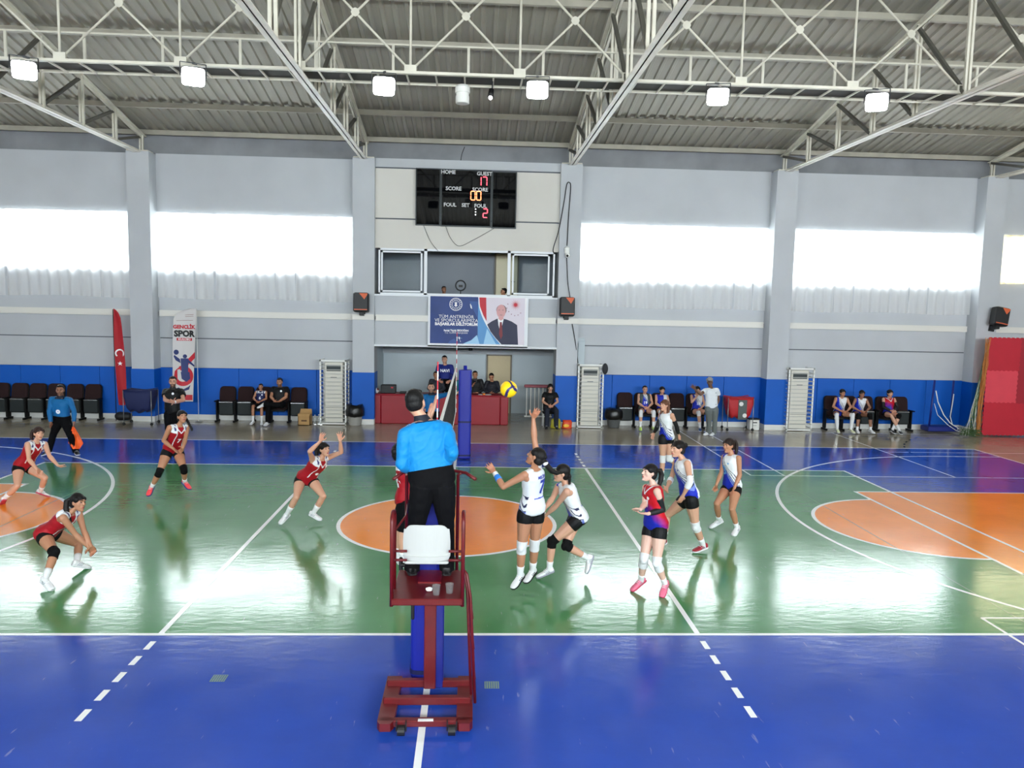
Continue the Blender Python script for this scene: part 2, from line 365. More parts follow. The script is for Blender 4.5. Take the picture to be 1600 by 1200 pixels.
bm_ = MB(); bm_.box((a - .1, 17.85, 0), (b + .9, 18.0, 2.0), 0); bm_.box((a - .1, 17.7, 2.0), (b + .9, 18.0, 2.6), 1); bm_.box((a - .25, 15.3, 0), (a - .05, 17.9, 2.6), 0); bm_.box((b + .7, 15.3, 0), (b + .9, 17.9, 2.6), 0)
struct(bm_, 'wall_recess', [RW, WG])
bm_ = MB(); bm_.box((a - .2, 15.35, 2.55), (b + .9, 18.0, 2.7)); struct(bm_, 'ceiling_recess', RW)
def door(idx, x0, x1, y, z0, z1, m, label=None):
    e = bpy.data.objects.new('door_%d' % idx, None); COL.objects.link(e); e.location = (x0, y, z0); e['kind'] = 'structure'
    d = MB(); d.rbox((x0 + .05, y - .04, z0), (x1 - .05, y, z1 - .05), .006); d.build('door_leaf', m, e)
    f = MB(); f.box((x0, y - .07, z0), (x0 + .05, y, z1)); f.box((x1 - .05, y - .07, z0), (x1, y, z1)); f.box((x0, y - .07, z1 - .05), (x1, y, z1)); f.build('door_frame', mat('door_frame', rgb(110, 100, 85), .5), e)
    h = MB(); h.cap((x1 - .14, y - .09, z0 + 1.0), (x1 - .24, y - .09, z0 + 1.0), .012); h.cap((x1 - .14, y - .09, z0 + 1.0), (x1 - .14, y - .03, z0 + 1.0), .012); h.build('door_handle', mat('chrome', (.6, .6, .6), .25, 1), e)
door(1, .82, 1.68, 17.84, 0, 2.0, DOORM)
door(2, 1.02, 1.82, 17.29, 3.42, 5.35, mat('door_cream', rgb(226, 214, 180), .5))
# windows of the back wall
def glassmat():
    m = bpy.data.materials.new('glass_clear'); m.use_nodes = True; nt = m.node_tree; n = nt.nodes; L = nt.links; n.clear()
    out = n.new('ShaderNodeOutputMaterial'); t = n.new('ShaderNodeBsdfTransparent'); g = n.new('ShaderNodeBsdfGlossy'); t.inputs[0].default_value = (.80, .84, .86, 1); g.inputs['Roughness'].default_value = .02
    fr = n.new('ShaderNodeFresnel'); fr.inputs[0].default_value = 1.1; mx = n.new('ShaderNodeMixShader'); L.new(fr.outputs[0], mx.inputs[0]); L.new(t.outputs[0], mx.inputs[1]); L.new(g.outputs[0], mx.inputs[2]); L.new(mx.outputs[0], out.inputs[0]); return m
GLASS = glassmat()
def cupmat():
    m = bpy.data.materials.new('clear_plastic'); m.use_nodes = True; nt = m.node_tree; n = nt.nodes; L = nt.links; n.clear()
    out = n.new('ShaderNodeOutputMaterial'); t = n.new('ShaderNodeBsdfTransparent'); g = n.new('ShaderNodeBsdfGlossy'); d = n.new('ShaderNodeBsdfDiffuse'); t.inputs[0].default_value = (.95, .97, .98, 1); g.inputs['Roughness'].default_value = .08
    m1 = n.new('ShaderNodeMixShader'); m1.inputs[0].default_value = .5; L.new(g.outputs[0], m1.inputs[1]); L.new(d.outputs[0], m1.inputs[2])
    m2 = n.new('ShaderNodeMixShader'); m2.inputs[0].default_value = .16; L.new(t.outputs[0], m2.inputs[1]); L.new(m1.outputs[0], m2.inputs[2]); L.new(m2.outputs[0], out.inputs[0]); return m
def sheer(name, col, tr=.42):
    m = bpy.data.materials.new(name); m.use_nodes = True; nt = m.node_tree; n = nt.nodes; L = nt.links; n.clear()
    out = n.new('ShaderNodeOutputMaterial'); t = n.new('ShaderNodeBsdfTransparent'); tl = n.new('ShaderNodeBsdfTranslucent'); df = n.new('ShaderNodeBsdfDiffuse')
    tl.inputs[0].default_value = (*col, 1); df.inputs[0].default_value = (*col, 1); t.inputs[0].default_value = (*[min(1, c * 1.05) for c in col], 1)
    a1 = n.new('ShaderNodeMixShader'); a1.inputs[0].default_value = .5; L.new(tl.outputs[0], a1.inputs[1]); L.new(df.outputs[0], a1.inputs[2])
    a2 = n.new('ShaderNodeMixShader'); a2.inputs[0].default_value = tr; L.new(a1.outputs[0], a2.inputs[1]); L.new(t.outputs[0], a2.inputs[2]); L.new(a2.outputs[0], out.inputs[0]); return m
CURT = sheer('sheer_curtain_white', (.97, .97, .97), .2); CURY = sheer('sheer_curtain_cream', (.93, .74, .45), .12)
def window(idx, x0, x1, z0, z1, y, d, nm):
    f = MB(); w_ = .05; yy = y
    f.box((x0, yy - .03, z0), (x1, yy + .03, z0 + w_)); f.box((x0, yy - .03, z1 - w_), (x1, yy + .03, z1))
    for k in range(nm + 1):
        x = x0 + (x1 - x0) * k / nm; f.box((x - w_ / 2, yy - .03, z0), (x + w_ / 2, yy + .03, z1))
    e = struct(f, 'window_%d' % idx, ALU)
    g = MB(); g.box((x0, yy - .003, z0), (x1, yy + .003, z1)); g.build('pane', GLASS, e, pinv=False)
def curtain(x0, x1, z0, z1, y, m, label, seed):
    e = thing('curtain', label, 'curtain', ((x0 + x1) / 2, y, z0), 'sheer curtains along the wall windows')
    rr = random.Random(seed); nx = int((x1 - x0) / .035); ph = [rr.uniform(0, 6) for _ in range(6)]; vs = []; fs = []
    zs = [z1, z1 - .06, z0 + (z1 - z0) * .66, z0 + (z1 - z0) * .33, z0 + .03, z0]
    for i in range(nx + 1):
        x = x0 + (x1 - x0) * i / nx
        for j, z in enumerate(zs):
            amp = .016 + .034 * min(1, j / 3)
            yy = y + amp * (sin(x * 21 + ph[0] + .3 * sin(x * 3 + ph[1])) + .5 * sin(x * 11 + ph[2] + j * .2)) + .012 * sin(x * 2.3 + ph[3])
            vs.append((x, yy, z + (.022 * sin(x * 1.7 + ph[4]) if j >= 4 else 0)))
    n_ = len(zs)
    for i in range(nx):
        for j in range(n_ - 1): fs.append((i * n_ + j, i * n_ + j + 1, (i + 1) * n_ + j + 1, (i + 1) * n_ + j))
    mb = MB().add(vs, fs); mb.build('cloth', m, e, smooth=True, fix=False)
    rb = MB().box((x0, y - .015, z1), (x1, y + .015, z1 + .03)); rb.build('curtain_rail', ALU, e)
wi = 1
names = ['far left bay, cut off by the photo edge', 'first full bay left, beside the crescent flag pillar', 'bay left of the scoreboard', 'bay right of the scoreboard', 'second bay right of the scoreboard, above the caged air conditioner', 'cream curtain above the red mats at the right edge']
for i, (a, b) in enumerate(bays):
    if i == 3: continue
    if i == 6:
        window(wi, a + .25, b, 4.66, 6.14, Y1 + .15, -1, 4)
        fillm = MB().box((a, Y1, 4.5), (a + .25, Y1 + .25, 6.12)).box((a, Y1, 4.5), (b, Y1 + .25, 4.66)); struct(fillm, 'trim_3', WG)
        curtain(a + .22, b, 4.64, 6.16, Y1 - .06, CURY, 'cream sheer curtain high on the wall above the red mats, at the right edge', 60)
    else:
        window(wi, a, b, 4.5, 6.12, Y1 + .15, -1, 4)
        lab = {0: 'white sheer curtain beyond the left edge of the hall wall', 1: 'white sheer curtain at the far left, left of the feather flag pillar', 2: 'white sheer curtain in the bay left of the scoreboard, above the tall printed banner', 4: 'white sheer curtain in the bay just right of the scoreboard', 5: 'white sheer curtain right of centre, above the bench beside the third caged unit'}[i]
        curtain(a + .02, b - .02, 3.66, 6.16, Y1 - .07, CURT, lab, i)
    wi += 1
# booth window
bw = bpy.data.objects.new('window_8', None); COL.objects.link(bw); bw['kind'] = 'structure'; bw.location = (0, 15.2, 3.9)
f = MB(); x0, x1, z0, z1, yy = -2.48, 2.78, 3.90, 5.27, 15.2
f.box((x0, yy - .04, z0), (x1, yy + .04, z0 + .06)); f.box((x0, yy - .04, z1 - .06), (x1, yy + .04, z1)); f.box((x0, yy - .04, z0), (x0 + .05, yy + .04, z1)); f.box((x1 - .05, yy - .04, z0), (x1, yy + .04, z1))
f.box((-1.13, yy - .04, z0), (-1.04, yy + .04, z1)); f.box((1.36, yy - .04, z0), (1.45, yy + .04, z1)); f.build('window_frame', ALU, bw)
for nm, p, q in (('sash', (-2.40, 3.98), (-1.18, 5.19)), ('sash', (1.50, 3.98), (2.62, 5.19))):
    s_ = MB()
    for aa, bb in (((p[0], p[1]), (q[0], p[1] + .05)), ((p[0], q[1] - .05), (q[0], q[1])), ((p[0], p[1]), (p[0] + .05, q[1])), ((q[0] - .05, p[1]), (q[0], q[1]))): s_.box((aa[0], 15.13, aa[1]), (bb[0], 15.17, bb[1]))
    so = s_.build(nm, ALU, bw); g = MB().box((p[0], 15.148, p[1]), (q[0], 15.152, q[1])); g.build('pane', GLASS, so)
sill = MB().box((a := bays[3][0], 15.05, 3.86), (bays[3][1], 15.2, 3.91)); struct(sill, 'trim_4', ALU)
# other walls (behind and beside the camera)
ow = MB()
for i in range(7):
    a, b = bays[i]; ow.box((a, -13.75, 0), (b, -13.5, 4.5)); ow.box((a, -13.75, 6.5), (b, -13.5, 8.62))
    window(9 + i, a, b, 4.5, 6.5, -13.62, 1, 4)
for x in PX: ow.box((x - .32, -13.8, 0), (x + .32, -13.1, 8.62))
struct(ow, 'wall_front', WG)
for nm, x in (('wall_left', -22.55), ('wall_right', 22.75)):
    e = MB().add([(x, -13.8, 0), (x + .2, -13.8, 0), (x + .2, 18.1, 0), (x, 18.1, 0), (x, -13.8, 8.6), (x + .2, -13.8, 8.6), (x + .2, 15.9, 8.6), (x, 15.9, 8.6), (x, RIDGE, 11.5), (x + .2, RIDGE, 11.5)],
                 [(0, 3, 7, 8, 4), (1, 5, 9, 6, 2), (0, 4, 5, 1), (2, 6, 7, 3), (4, 8, 9, 5), (8, 7, 6, 9), (0, 1, 2, 3)]); struct(e, nm, WG)
# ------------------------------------------------------------------ roof
SH = mat('roof_sheet_grey', rgb(160, 156, 143), .6, metal=.1, var=.09, vscale=1.2, stretch=(3, .4, 1))
STL = mat('truss_cream_paint', rgb(214, 209, 194), .5, var=.10, vscale=2.5, bump=.05)
STB = mat('truss_chord_floor_lit', rgb(232, 226, 214), .45, var=.08, vscale=2.5)  # truss paint lightened: light from the floor is put into the colour
PUR = mat('purlin_grey', rgb(176, 171, 156), .6, var=.12, vscale=2)
STD = mat('truss_dark_paint', rgb(92, 90, 82), .6, var=.12, vscale=2)
rf = MB(); vs = []; fs = []; pitch = .27; x = -22.5; prof = []
while x < 22.9:
    for dx, dz in ((0, 0), (.07, 0), (.095, .045), (.245, .045)): prof.append((x + dx, dz))
    x += pitch
ys = [15.9, RIDGE, -13.9]
for y in ys:
    for px, dz in prof: vs.append((px, y, roofz(y) + .06 + dz))
n_ = len(prof)
for j in range(2):
    for i in range(n_ - 1): fs.append((j * n_ + i, j * n_ + i + 1, (j + 1) * n_ + i + 1, (j + 1) * n_ + i))
rf.add(vs, fs); struct(rf, 'ceiling', SH, fix=False)
def orient(k, n=3): return ['nearest', 'second', 'third', 'fourth', 'fifth', 'sixth', 'seventh', 'eighth', 'ninth'][k]
pur = [15.42 - 1.77 * k for k in range(9)] + [-.62, -2.4, -4.2, -6, -7.8, -9.6, -11.4, -13.2]
for k, y in enumerate(pur[:6]):
    m = MB(); z = roofz(y); a, b = -22.5, 22.7
    m.box((a, y - .035, z - .07), (b, y + .035, z + .055)); m.box((a, y - .05, z - .08), (b, y + .05, z - .07))
    o = m.build('purlin', PUR)
    lab = ['cream steel purlin lying along the top of the back wall, at the eave', 'cream steel purlin under the roof sheets, one row up from the eave', 'cream steel purlin third up from the eave, mostly behind the lamp girder', 'cream steel purlin across the roof just above the handrail of the lamp girder', 'cream steel purlin highest in the picture under the roof sheets']
    tag(o, lab[k] if k < 5 else 'cream steel purlin overhead, above the picture', 'roof beam', 'purlins under the roof sheets')
# transverse trusses
tn = {2: 'cream steel roof truss landing on the pillar beside the red feather flag', 3: 'cream steel roof truss landing on the pillar left of the scoreboard', 4: 'cream steel roof truss landing on the pillar right of the scoreboard', 5: 'cream steel roof truss second to the right of the scoreboard', 6: 'cream steel roof truss at the right edge above the wall speaker', 1: 'cream steel roof truss beyond the left edge of the picture'}
def truss(i, x):
    e = thing('roof_truss', tn.get(i, 'cream steel roof truss at the end wall outside the picture'), 'roof truss', (x, 15, 7.84), 'roof trusses across the hall')
    m = MB()
    for s in (-1, 1): m.box((x + s * .002, -12.9, 7.80), (x + s * .104, 15.35, 7.815)); m.box((x + s * .002, -12.9, 7.80), (x + s * .014, 15.35, 7.90))
    m.build('bottom_chord', STB, e)
    m = MB()
    for y0, y1 in ((15.45, RIDGE), (RIDGE, -13.3)):
        for s in (-1, 1):
            z0, z1 = roofz(y0) - .13, roofz(y1) - .13
            m.bar((x + s * .055, y0, z0), (x + s * .055, y1, z1), .085, .015); m.bar((x + s * .018, y0, z0 - .05), (x + s * .018, y1, z1 - .05), .012, .11)
    m.build('top_chord', STL, e)
    pl = MB().box((x - .3, 14.98, 7.84), (x + .3, 15.4, 7.87)); pl.build('base_plate', STL, e)
    yv = [15.32] + [15.42 - 1.77 * k - (.0) for k in range(1, 9)]
    for k, y in enumerate(yv):
        m = MB()
        for s in (-1, 1): m.box((x + s * .015, y - .03, 7.82), (x + s * .06, y + .03, roofz(y) - .14)) if k < 6 else m.box((x + s * .02, y - .03, 7.82), (x + s * .075, y + .03, roofz(y) - .14))
        m.build('vertical', STL, e)
        if k:
            m = MB(); y0 = yv[k - 1]; m.bar((x - .04, y0, roofz(y0) - .2 if k > 1 else 8.3), (x - .04, y, 7.88), .07, .07); m.build('diagonal', STD, e)
for i in (2, 3, 4, 5, 6): truss(i, PX[i])
# longitudinal lamp girders
def girder(Y, d, lab1, lab2, vis):
    e = thing('lattice_girder', lab1, 'girder', (0, Y, 7.9), 'lattice girders along the hall')
    m = MB(); m.box((-22.2, Y - .045, 7.885), (22.6, Y + .045, 7.935)); m.build('bottom_chord', STL, e)
    zt = roofz(Y) - .25
    m = MB(); m.box((-22.2, Y - .04, zt - .03), (22.6, Y + .04, zt + .04)); m.build('top_chord', STL, e)
    for i in range(7):
        a, b = PX[i], PX[i + 1]
        xs = [a + (b - a) * k / 3 for k in range(4)]
        for k in range(3):
            if k: m = MB().tube([(xs[k], Y, 7.93), (xs[k], Y, zt)], .024, 8); m.build('vertical', STL, e, smooth=True)
            for p, q in (((xs[k], 7.95), (xs[k + 1], zt)), ((xs[k + 1], 7.95), (xs[k], zt))):
                m = MB().tube([(p[0], Y + .02, p[1]), (q[0], Y + .02, q[1])], .022, 8); m.build('brace', STL, e, smooth=True)
            MB().box((xs[k] - .11, Y - .03, 7.93), (xs[k] + .11, Y + .03, 8.05)).build('gusset_plate', STL, e); g = MB().prism(disc((xs[k] + xs[k + 1]) / 2, (7.95 + zt) / 2, .08, 8), (0, Y - .015, 0), (1, 0, 0), (0, 0, 1), -.02); g.build('crossing_plate', STL, e)
    # service walkway hung beside the girder
    c = thing('service_walkway', lab2, 'walkway', (0, Y + d * .35, 7.9), 'service walkways beside the girders')
    y2 = Y + d * .72
    m = MB().box((-22.2, y2 - .015, 7.885), (22.6, y2 + .015, 7.915)); m.build('outer_rail', STL, c)
    x = -22
    while x < 22.5: MB().bar((x, Y, 7.895), (x, y2, 7.895), .03, .03).build('rung', STL, c); x += .54
    m = MB().box((-22.2, y2 - .01, 8.0), (22.6, y2 + .03, 8.15)); m.build('kick_board', STD, c)
    m = MB().box((-22.2, Y + d * .055, 7.935), (22.6, Y + d * .70, 7.95)); m.build('walking_board', mat('walk_board_dark', rgb(70, 68, 64), .8), c)
    m = MB().box((-22.2, y2 - .015, 8.62), (22.6, y2 + .015, 8.65)); m.build('handrail', STL, c)
    x = -21.7
    while x < 22: MB().box((x - .025, y2 - .02, 7.93), (x + .025, y2 + .02, 8.63)).build('post', STL, c); x += 1.46
girder(6.7, 1, 'cream steel lattice girder crossing the whole picture, carrying the floodlights', 'dark service walkway with handrail behind the lamp girder across the picture', True)
# floodlights
LE = mat('floodlight_glow', (1, .98, .95), .5, emit=70); LB = mat('floodlight_housing', rgb(50, 52, 55), .5); LW = mat('lamp_white', rgb(225, 225, 220), .5)
def floodlight(x, y, z, label, face, emit=True):
    e = thing('floodlight', label, 'floodlight', (x, y, z), 'floodlights hung under the girder')
    d = V(face).normalized(); r = d.cross(V((0, 0, 1))).normalized(); u = r.cross(d); c = V((x, y, z))
    m = MB(); m.loft([(c - d * .07, r, u, .10, .08), (c - d * .05, r, u, .20, .17), (c, r, u, .21, .18)], 16, sq=6); m.build('housing', LB, e)
    m = MB(); m.loft([(c + d * .001, r, u, .195, .165), (c + d * .006, r, u, .195, .165)], 16, sq=6); m.build('lamp_face', LE, e)
    m = MB(); m.bar(c - r * .22, c - r * .22 + V((0, 0, .24)), .03, .008); m.bar(c + r * .22, c + r * .22 + V((0, 0, .24)), .03, .008); m.bar(c - r * .22 + V((0, 0, .24)), c + r * .22 + V((0, 0, .24)), .03, .01); m.bar(c + V((0, 0, .24)), V((x, 6.72, 7.93)), .04, .03); m.build('bracket', LB, e)
fl_lab = ['brightest floodlight, leftmost under the girder', 'large glowing floodlight second from the left under the girder', 'square floodlight left of the scoreboard under the girder', 'floodlight right of the scoreboard under the girder', 'floodlight'][:4] + ['second floodlight from the right, above the right curtain', 'rightmost floodlight, tilted box beside the right truss']
for k, (x, z) in enumerate([(-7.73, 7.66), (-4.76, 7.65), (-1.33, 7.60), (1.49, 7.63), (4.88, 7.62), (7.93, 7.62)]):
    floodlight(x, 6.5, z, fl_lab[k], [(.35, -.75, -.5), (.3, -.75, -.5), (.12, -.85, -.5), (-.05, -.8, -.6), (-.15, -.75, -.6), (-.35, -.8, -.45)][k])
# ------------------------------------------------------------------ net, posts, antennas
BLU = mat('pad_blue_vinyl', rgb(22, 34, 150), .45, bump=.06, bscale=9); NETK = mat('net_black_cord', rgb(22, 22, 22), .8); TAPE = mat('net_tape_white', rgb(235, 235, 232), .6)
RED = mat('antenna_red', rgb(205, 25, 45), .4); WHI = mat('antenna_white', rgb(240, 240, 240), .4); BLK = mat('black_matt', rgb(18, 18, 20), .55)
net = thing('volleyball_net', 'black volleyball net with white top tape stretched across the court', 'net', (0, 4.5, 1.24))
m = MB(); y = -.05
while y < 9.06: m.box((-.003, y - .003, 1.26), (.003, y + .003, 2.2)); y += .1
z = 1.26
while z < 2.2: m.box((-.0028, -.05, z - .003), (.0028, 9.05, z + .003)); z += .1
m.build('netting', NETK, net)
MB().box((-.012, -.25, 2.17), (.012, 9.3, 2.243)).build('top_tape', TAPE, net); MB().box((-.008, -.25, 1.215), (.008, 9.3, 1.265)).build('bottom_tape', TAPE, net)
for yy in (0.0, 8.95): MB().box((-.011, yy, 1.24), (.011, yy + .05, 2.2)).build('side_tape', TAPE, net)
for z in (2.235, 1.24):
    MB().tube([(0, -.85, z), (0, 9.85, z)], .004, 6).build('cable', NETK, net)
for k, (px, py, lab) in enumerate(((-.02, -.92, 'blue padded net post behind the referee stand'), (.2, 9.95, 'blue padded net post at the far end of the net by the red table'))):
    e = thing('net_post', lab, 'net post', (px, py, 0), 'blue padded net posts')
    MB().tube([(px, py, 0), (px, py, 2.42 - .2 * k)], .045, 16).build('pole', BLU, e, smooth=True)
    m = MB().loft([((px, py, z), (1, 0, 0), (0, 1, 0), .155 - .005 * (i in (0, 5)), .155 - .005 * (i in (0, 5))) for i, z in enumerate((.03, .05, .8, 1.6, 2.1, 2.12))], 20, sq=4.5); m.build('pad', BLU, e, smooth=False)
    s = 1 if k else -1
    MB().cap((px + .05 * s, py, 1.9 if k else 1.12), (px + .26 * s, py, 1.9 if k else 1.12), .022).cap((px + .26 * s, py, 1.91 if k else 1.18), (px + .26 * s, py, 1.84 if k else .82), .02).build('crank_handle', BLK, e, smooth=True)
    m = MB()
    for z in (.9, .1): m.loft([((px, py, z - .02), (1, 0, 0), (0, 1, 0), .162, .162), ((px, py, z + .02), (1, 0, 0), (0, 1, 0), .162, .162)], 20, sq=4.5)
    m.build('strap', mat('strap_navy', rgb(12, 16, 70), .6), e)
for yy, lab in ((0.0, 'red and white striped antenna on the near end of the net'), (9.0, 'red and white striped antenna on the far end of the net')):
    m = MB(); n = 18
    for k in range(n):
        z0 = 1.24 + .1 * k; m.tube([(.014, yy, z0), (.014, yy, z0 + .1)], .007, 8, mi=(k + 1) % 2)
    tag(m.build('antenna', [RED, WHI], smooth=False), lab, 'antenna', 'net antennas')
# ball
def ballcol(c0, r):
    def f(co, no):
        p = (V(co) - c0).normalized(); p = Matrix.Rotation(.5, 3, 'X') @ Matrix.Rotation(-.35, 3, 'Y') @ p
        a = atan2(p.z, p.x)
        band = abs(p.z * .8 - .28 + .35 * sin(p.x * 2.6)) < .15
        band2 = abs(p.x * .9 - .18 - .3 * sin(p.z * 2.2)) < .15 and p.z < .25
        if p.x > .78 and p.z > .1: return rgb(235, 232, 235)
        return rgb(28, 24, 92) if (band or band2) else rgb(250, 205, 12)
    return f
bc = V((.832, 1.2, 2.629)); m = MB().sph(bc, .105, nu=64, nv=48)
BALL = m.build('volleyball', mat('volleyball_leather', (1, 1, 1), .45, attr='Col', bump=.05, bscale=60), smooth=True); paint(BALL, ballcol(bc, .105)); tag(BALL, 'yellow and blue volleyball in the air above the striking hand', 'ball')
# ------------------------------------------------------------------ referee stand
RP = mat('stand_red_paint', rgb(94, 10, 16), .42, var=.12, vscale=9, bump=.03, bscale=20); SHELL = mat('seat_shell_white', rgb(186, 188, 186), .5)
st = thing('referee_stand', 'dark red steel referee stand with a white plastic chair on its platform', 'referee stand', (.03, -1.6, 0))
for s in (-1, 1):
    x = .03 + s * .335
    m = MB().prism([(-.07, -.38), (-.045, -.43), (.045, -.43), (.07, -.38), (.07, .42), (-.07, .42)], (x, -1.6, .05), (1, 0, 0), (0, 1, 0), .07); m.build('base_skid', RP, st)
for y in (-1.34, -1.66, -1.95):
    m = MB().rbox((-.36, y - .035, .10 if y > -1.9 else .06), (.42, y + .035, .17 if y > -1.9 else .12), .01); m.build('cross_bar', RP, st)
MB().box((-.03, -1.99, .119), (.10, -1.955, .124)).build('white_tape', TAPE, st)
for x in (-.17, .26):
    m = MB().tube([(x - .03, -2.0, .045), (x + .03, -2.0, .045)], .045, 14).box((x - .045, -2.01, .04), (x - .035, -1.96, .12)).box((x + .035, -2.01, .04), (x + .045, -1.96, .12)); m.build('wheel', BLK, st)
MB().rbox((-.02, -1.4, .1), (.09, -1.29, 1.05), .006).build('column', RP, st)
MB().rbox((.05, -1.38, .1), (.16, -1.3, 1.05), .01).build('column_sleeve', mat('sleeve_navy', rgb(16, 26, 110), .4), st)
MB().cap((-.05, -1.34, .93), (-.12, -1.34, .93), .035).cap((-.13, -1.34, .98), (-.13, -1.34, .76), .016).build('crank_handle', BLK, st, smooth=True)
m = MB().rbox((-.285, -1.80, 1.06), (.335, -1.05, 1.12), .008); m.build('platform', RP, st)
MB().box((-.08, -1.42, 1.12), (.13, -1.10, 1.135)).build('foot_plate', mat('foot_plate_dark_red', rgb(110, 14, 22), .3, var=.2, vscale=20), st)
for s in (-1, 1):
    x = .025 + s * .305
    m = MB().tube([(x, -1.78, 1.05), (x, -1.78, 1.78), (x - s * .0, -1.76, 1.83), (x, -1.70, 1.86), (x, -1.6, 1.84), (x, -1.56, 1.80), (x, -1.55, 1.72), (x, -1.55, 1.12)], .017, 10); m.build('side_rail', RP, st, smooth=True)
    m = MB().tube([(x, -1.72, 1.44), (.025 + s * .18, -1.72, 1.44)], .012, 8).tube([(x, -1.72, 1.52), (.025 + s * .18, -1.72, 1.52)], .012, 8); m.build('chair_bracket', RP, st, smooth=True)
    m = MB().tube([(x * .8, -1.0, 1.09), (x * .8, -.98, 2.03), (x * .9, -1.0, 2.06)], .016, 10); m.build('front_upright', RP, st, smooth=True)
MB().tube([(-.33, -1.18, 2.03), (-.24, -1.0, 2.07), (-.1, -.95, 2.07), (.2, -.95, 2.07), (.34, -1.02, 2.06), (.43, -1.15, 2.03)], .016, 10).build('front_handrail', RP, st, smooth=True)
MB().tube([(-.27, -1.55, 1.66), (-.2, -1.3, 1.72), (-.21, -1.0, 1.75)], .010, 8).build('side_brace', RP, st, smooth=True)
# white chair shell: curved back plate with lip, and a seat
sh = MB(); vs = []; fs = []; n = 15
def shell(u, t):
    wd = .205 - .03 * max(0, t - .55) - .012 * (t < .1); x = .013 + wd * u * (1 if t < .82 else 1 - .10 * ((t - .82) / .18) ** 2 * (abs(u) ** 3)); return (x, -1.72 + .05 * u * u * 1.0 - .06 * t, 1.43 + .335 * t - (.035 * abs(u) ** 5 if t > .9 else 0))
rowt = [0, .04, .12, .13, .3, .5, .7, .85, .94, 1.0]
for s in (0, 1):
    for t in rowt:
        for k in range(n):
            u = -1 + 2 * k / (n - 1); p = shell(u, t); lip = -.014 if t <= .12 else 0; vs.append((p[0], p[1] + lip * (1 - s) + .012 * s, p[2]))
nr = len(rowt); 
for s in (0, 1):
    for i in range(nr - 1):
        for k in range(n - 1): q = s * n * nr + i * n + k; fs.append((q, q + 1, q + n + 1, q + n))
o1 = n * nr
for i in range(nr - 1):
    for k in (0, n - 1): fs.append((i * n + k, (i + 1) * n + k, o1 + (i + 1) * n + k, o1 + i * n + k))
for k in range(n - 1):
    for i in (0, nr - 1): fs.append((i * n + k, i * n + k + 1, o1 + i * n + k + 1, o1 + i * n + k))
sh.add(vs, fs); sh.rbox((-.18, -1.72, 1.40), (.205, -1.60, 1.425), .01); sh.build('chair_shell', SHELL, st, smooth=False)
# ladder on the right side
for dy in (0, .30): 
    q = dy / .30; m = MB().tube([(.34 - .02 * q, -1.66 + dy, 1.33 - .12 * q), (.365 - .02 * q, -1.68 + dy, 1.30 - .10 * q), (.40 - .03 * q, -1.70 + dy, 1.1 - .05 * q), (.455 - .035 * q, -1.76 + dy * .5, .16)], .014, 8); m.build('ladder_rail', RP, st, smooth=True)
for k in range(3): MB().tube([(.42 + k * .015, -1.68 + .0, .9 - .28 * k), (.41 + k * .015, -1.36 - .04 * k, .9 - .28 * k)], .011, 8).build('rung', RP, st, smooth=True)
CUP = cupmat()
for k, (x, y, lab) in enumerate(((.10, -1.70, 'clear plastic cup on the red platform, left of the pair'), (.215, -1.66, 'clear plastic cup on the red platform at its right edge'))):
    m = MB().loft([((x, y, 1.121), (1, 0, 0), (0, 1, 0), .026, .026), ((x, y, 1.123), (1, 0, 0), (0, 1, 0), .028, .028), ((x, y, 1.205), (1, 0, 0), (0, 1, 0), .037, .037), ((x, y, 1.207), (1, 0, 0), (0, 1, 0), .039, .039), ((x, y, 1.206), (1, 0, 0), (0, 1, 0), .034, .034), ((x, y, 1.127), (1, 0, 0), (0, 1, 0), .024, .024)], 16)
    tag(m.build('plastic_cup', CUP, smooth=True), lab, 'cup', 'cups on the referee platform')
m = MB(); r2 = random.Random(3); c = V((.035, -1.62, 1.14))
m.ell(c, ((1, 0, 0), (0, 1, 0), (0, 0, 1)), (.03, .025, .018), 8, 6)
m.v = [tuple(V(p) + V((r2.uniform(-1, 1), r2.uniform(-1, 1), r2.uniform(-.2, 1))) * .006) for p in m.v]
tag(m.build('paper_tissue', TAPE), 'crumpled white tissue on the red platform beside the cups', 'tissue')
# ------------------------------------------------------------------ scoreboard
SB = mat('scoreboard_black', rgb(5, 6, 9), .03, spec=.3); SBF = mat('scoreboard_frame', rgb(30, 36, 38), .4, metal=.4); LRED = mat('led_red', (1, .06, .09), .5, emit=3.2); LOR = mat('led_orange', (1, .22, .08), .5, emit=3.2); LWH = mat('led_white', (1, 1, 1), .5, emit=2.5); SBW = mat('scoreboard_text', rgb(205, 205, 205), .6)
sb = thing('scoreboard', 'black electronic scoreboard in three panels hung high on the centre wall', 'scoreboard', (.1, 15.1, 5.95))
panels = [(-1.39, -.66, 5.95, 7.60), (-.65, .84, 5.94, 7.585), (.85, 1.58, 5.92, 7.56)]
for k, (x0, x1, z0, z1) in enumerate(panels):
    m = MB().box((x0, 15.03, z0), (x1, 15.16, z1)); bo = m.build('housing', SBF, sb)
    m = MB().box((x0 + .03, 15.02, z0 + .03), (x1 - .03, 15.035, z1 - .03)); m.build('face', SB, sb)
U, W = V((1, 0, 0)), V((0, 0, 1))
def sbt(t, x, z, s, mt=SBW, nm='lettering'): text(t, (x, 15.02, z), U, W, s, mt, sb, nm, bold=.004, lift=.003)
for t, x, z in (('HOME', -.44, 7.50), ('GUEST', .62, 7.48), ('SCORE', -.28, 7.03), ('SCORE', .50, 7.02), ('FOUL', -.38, 6.56), ('SET', .08, 6.56), ('FOUL', .52, 6.55)): sbt(t, x, z, .15)
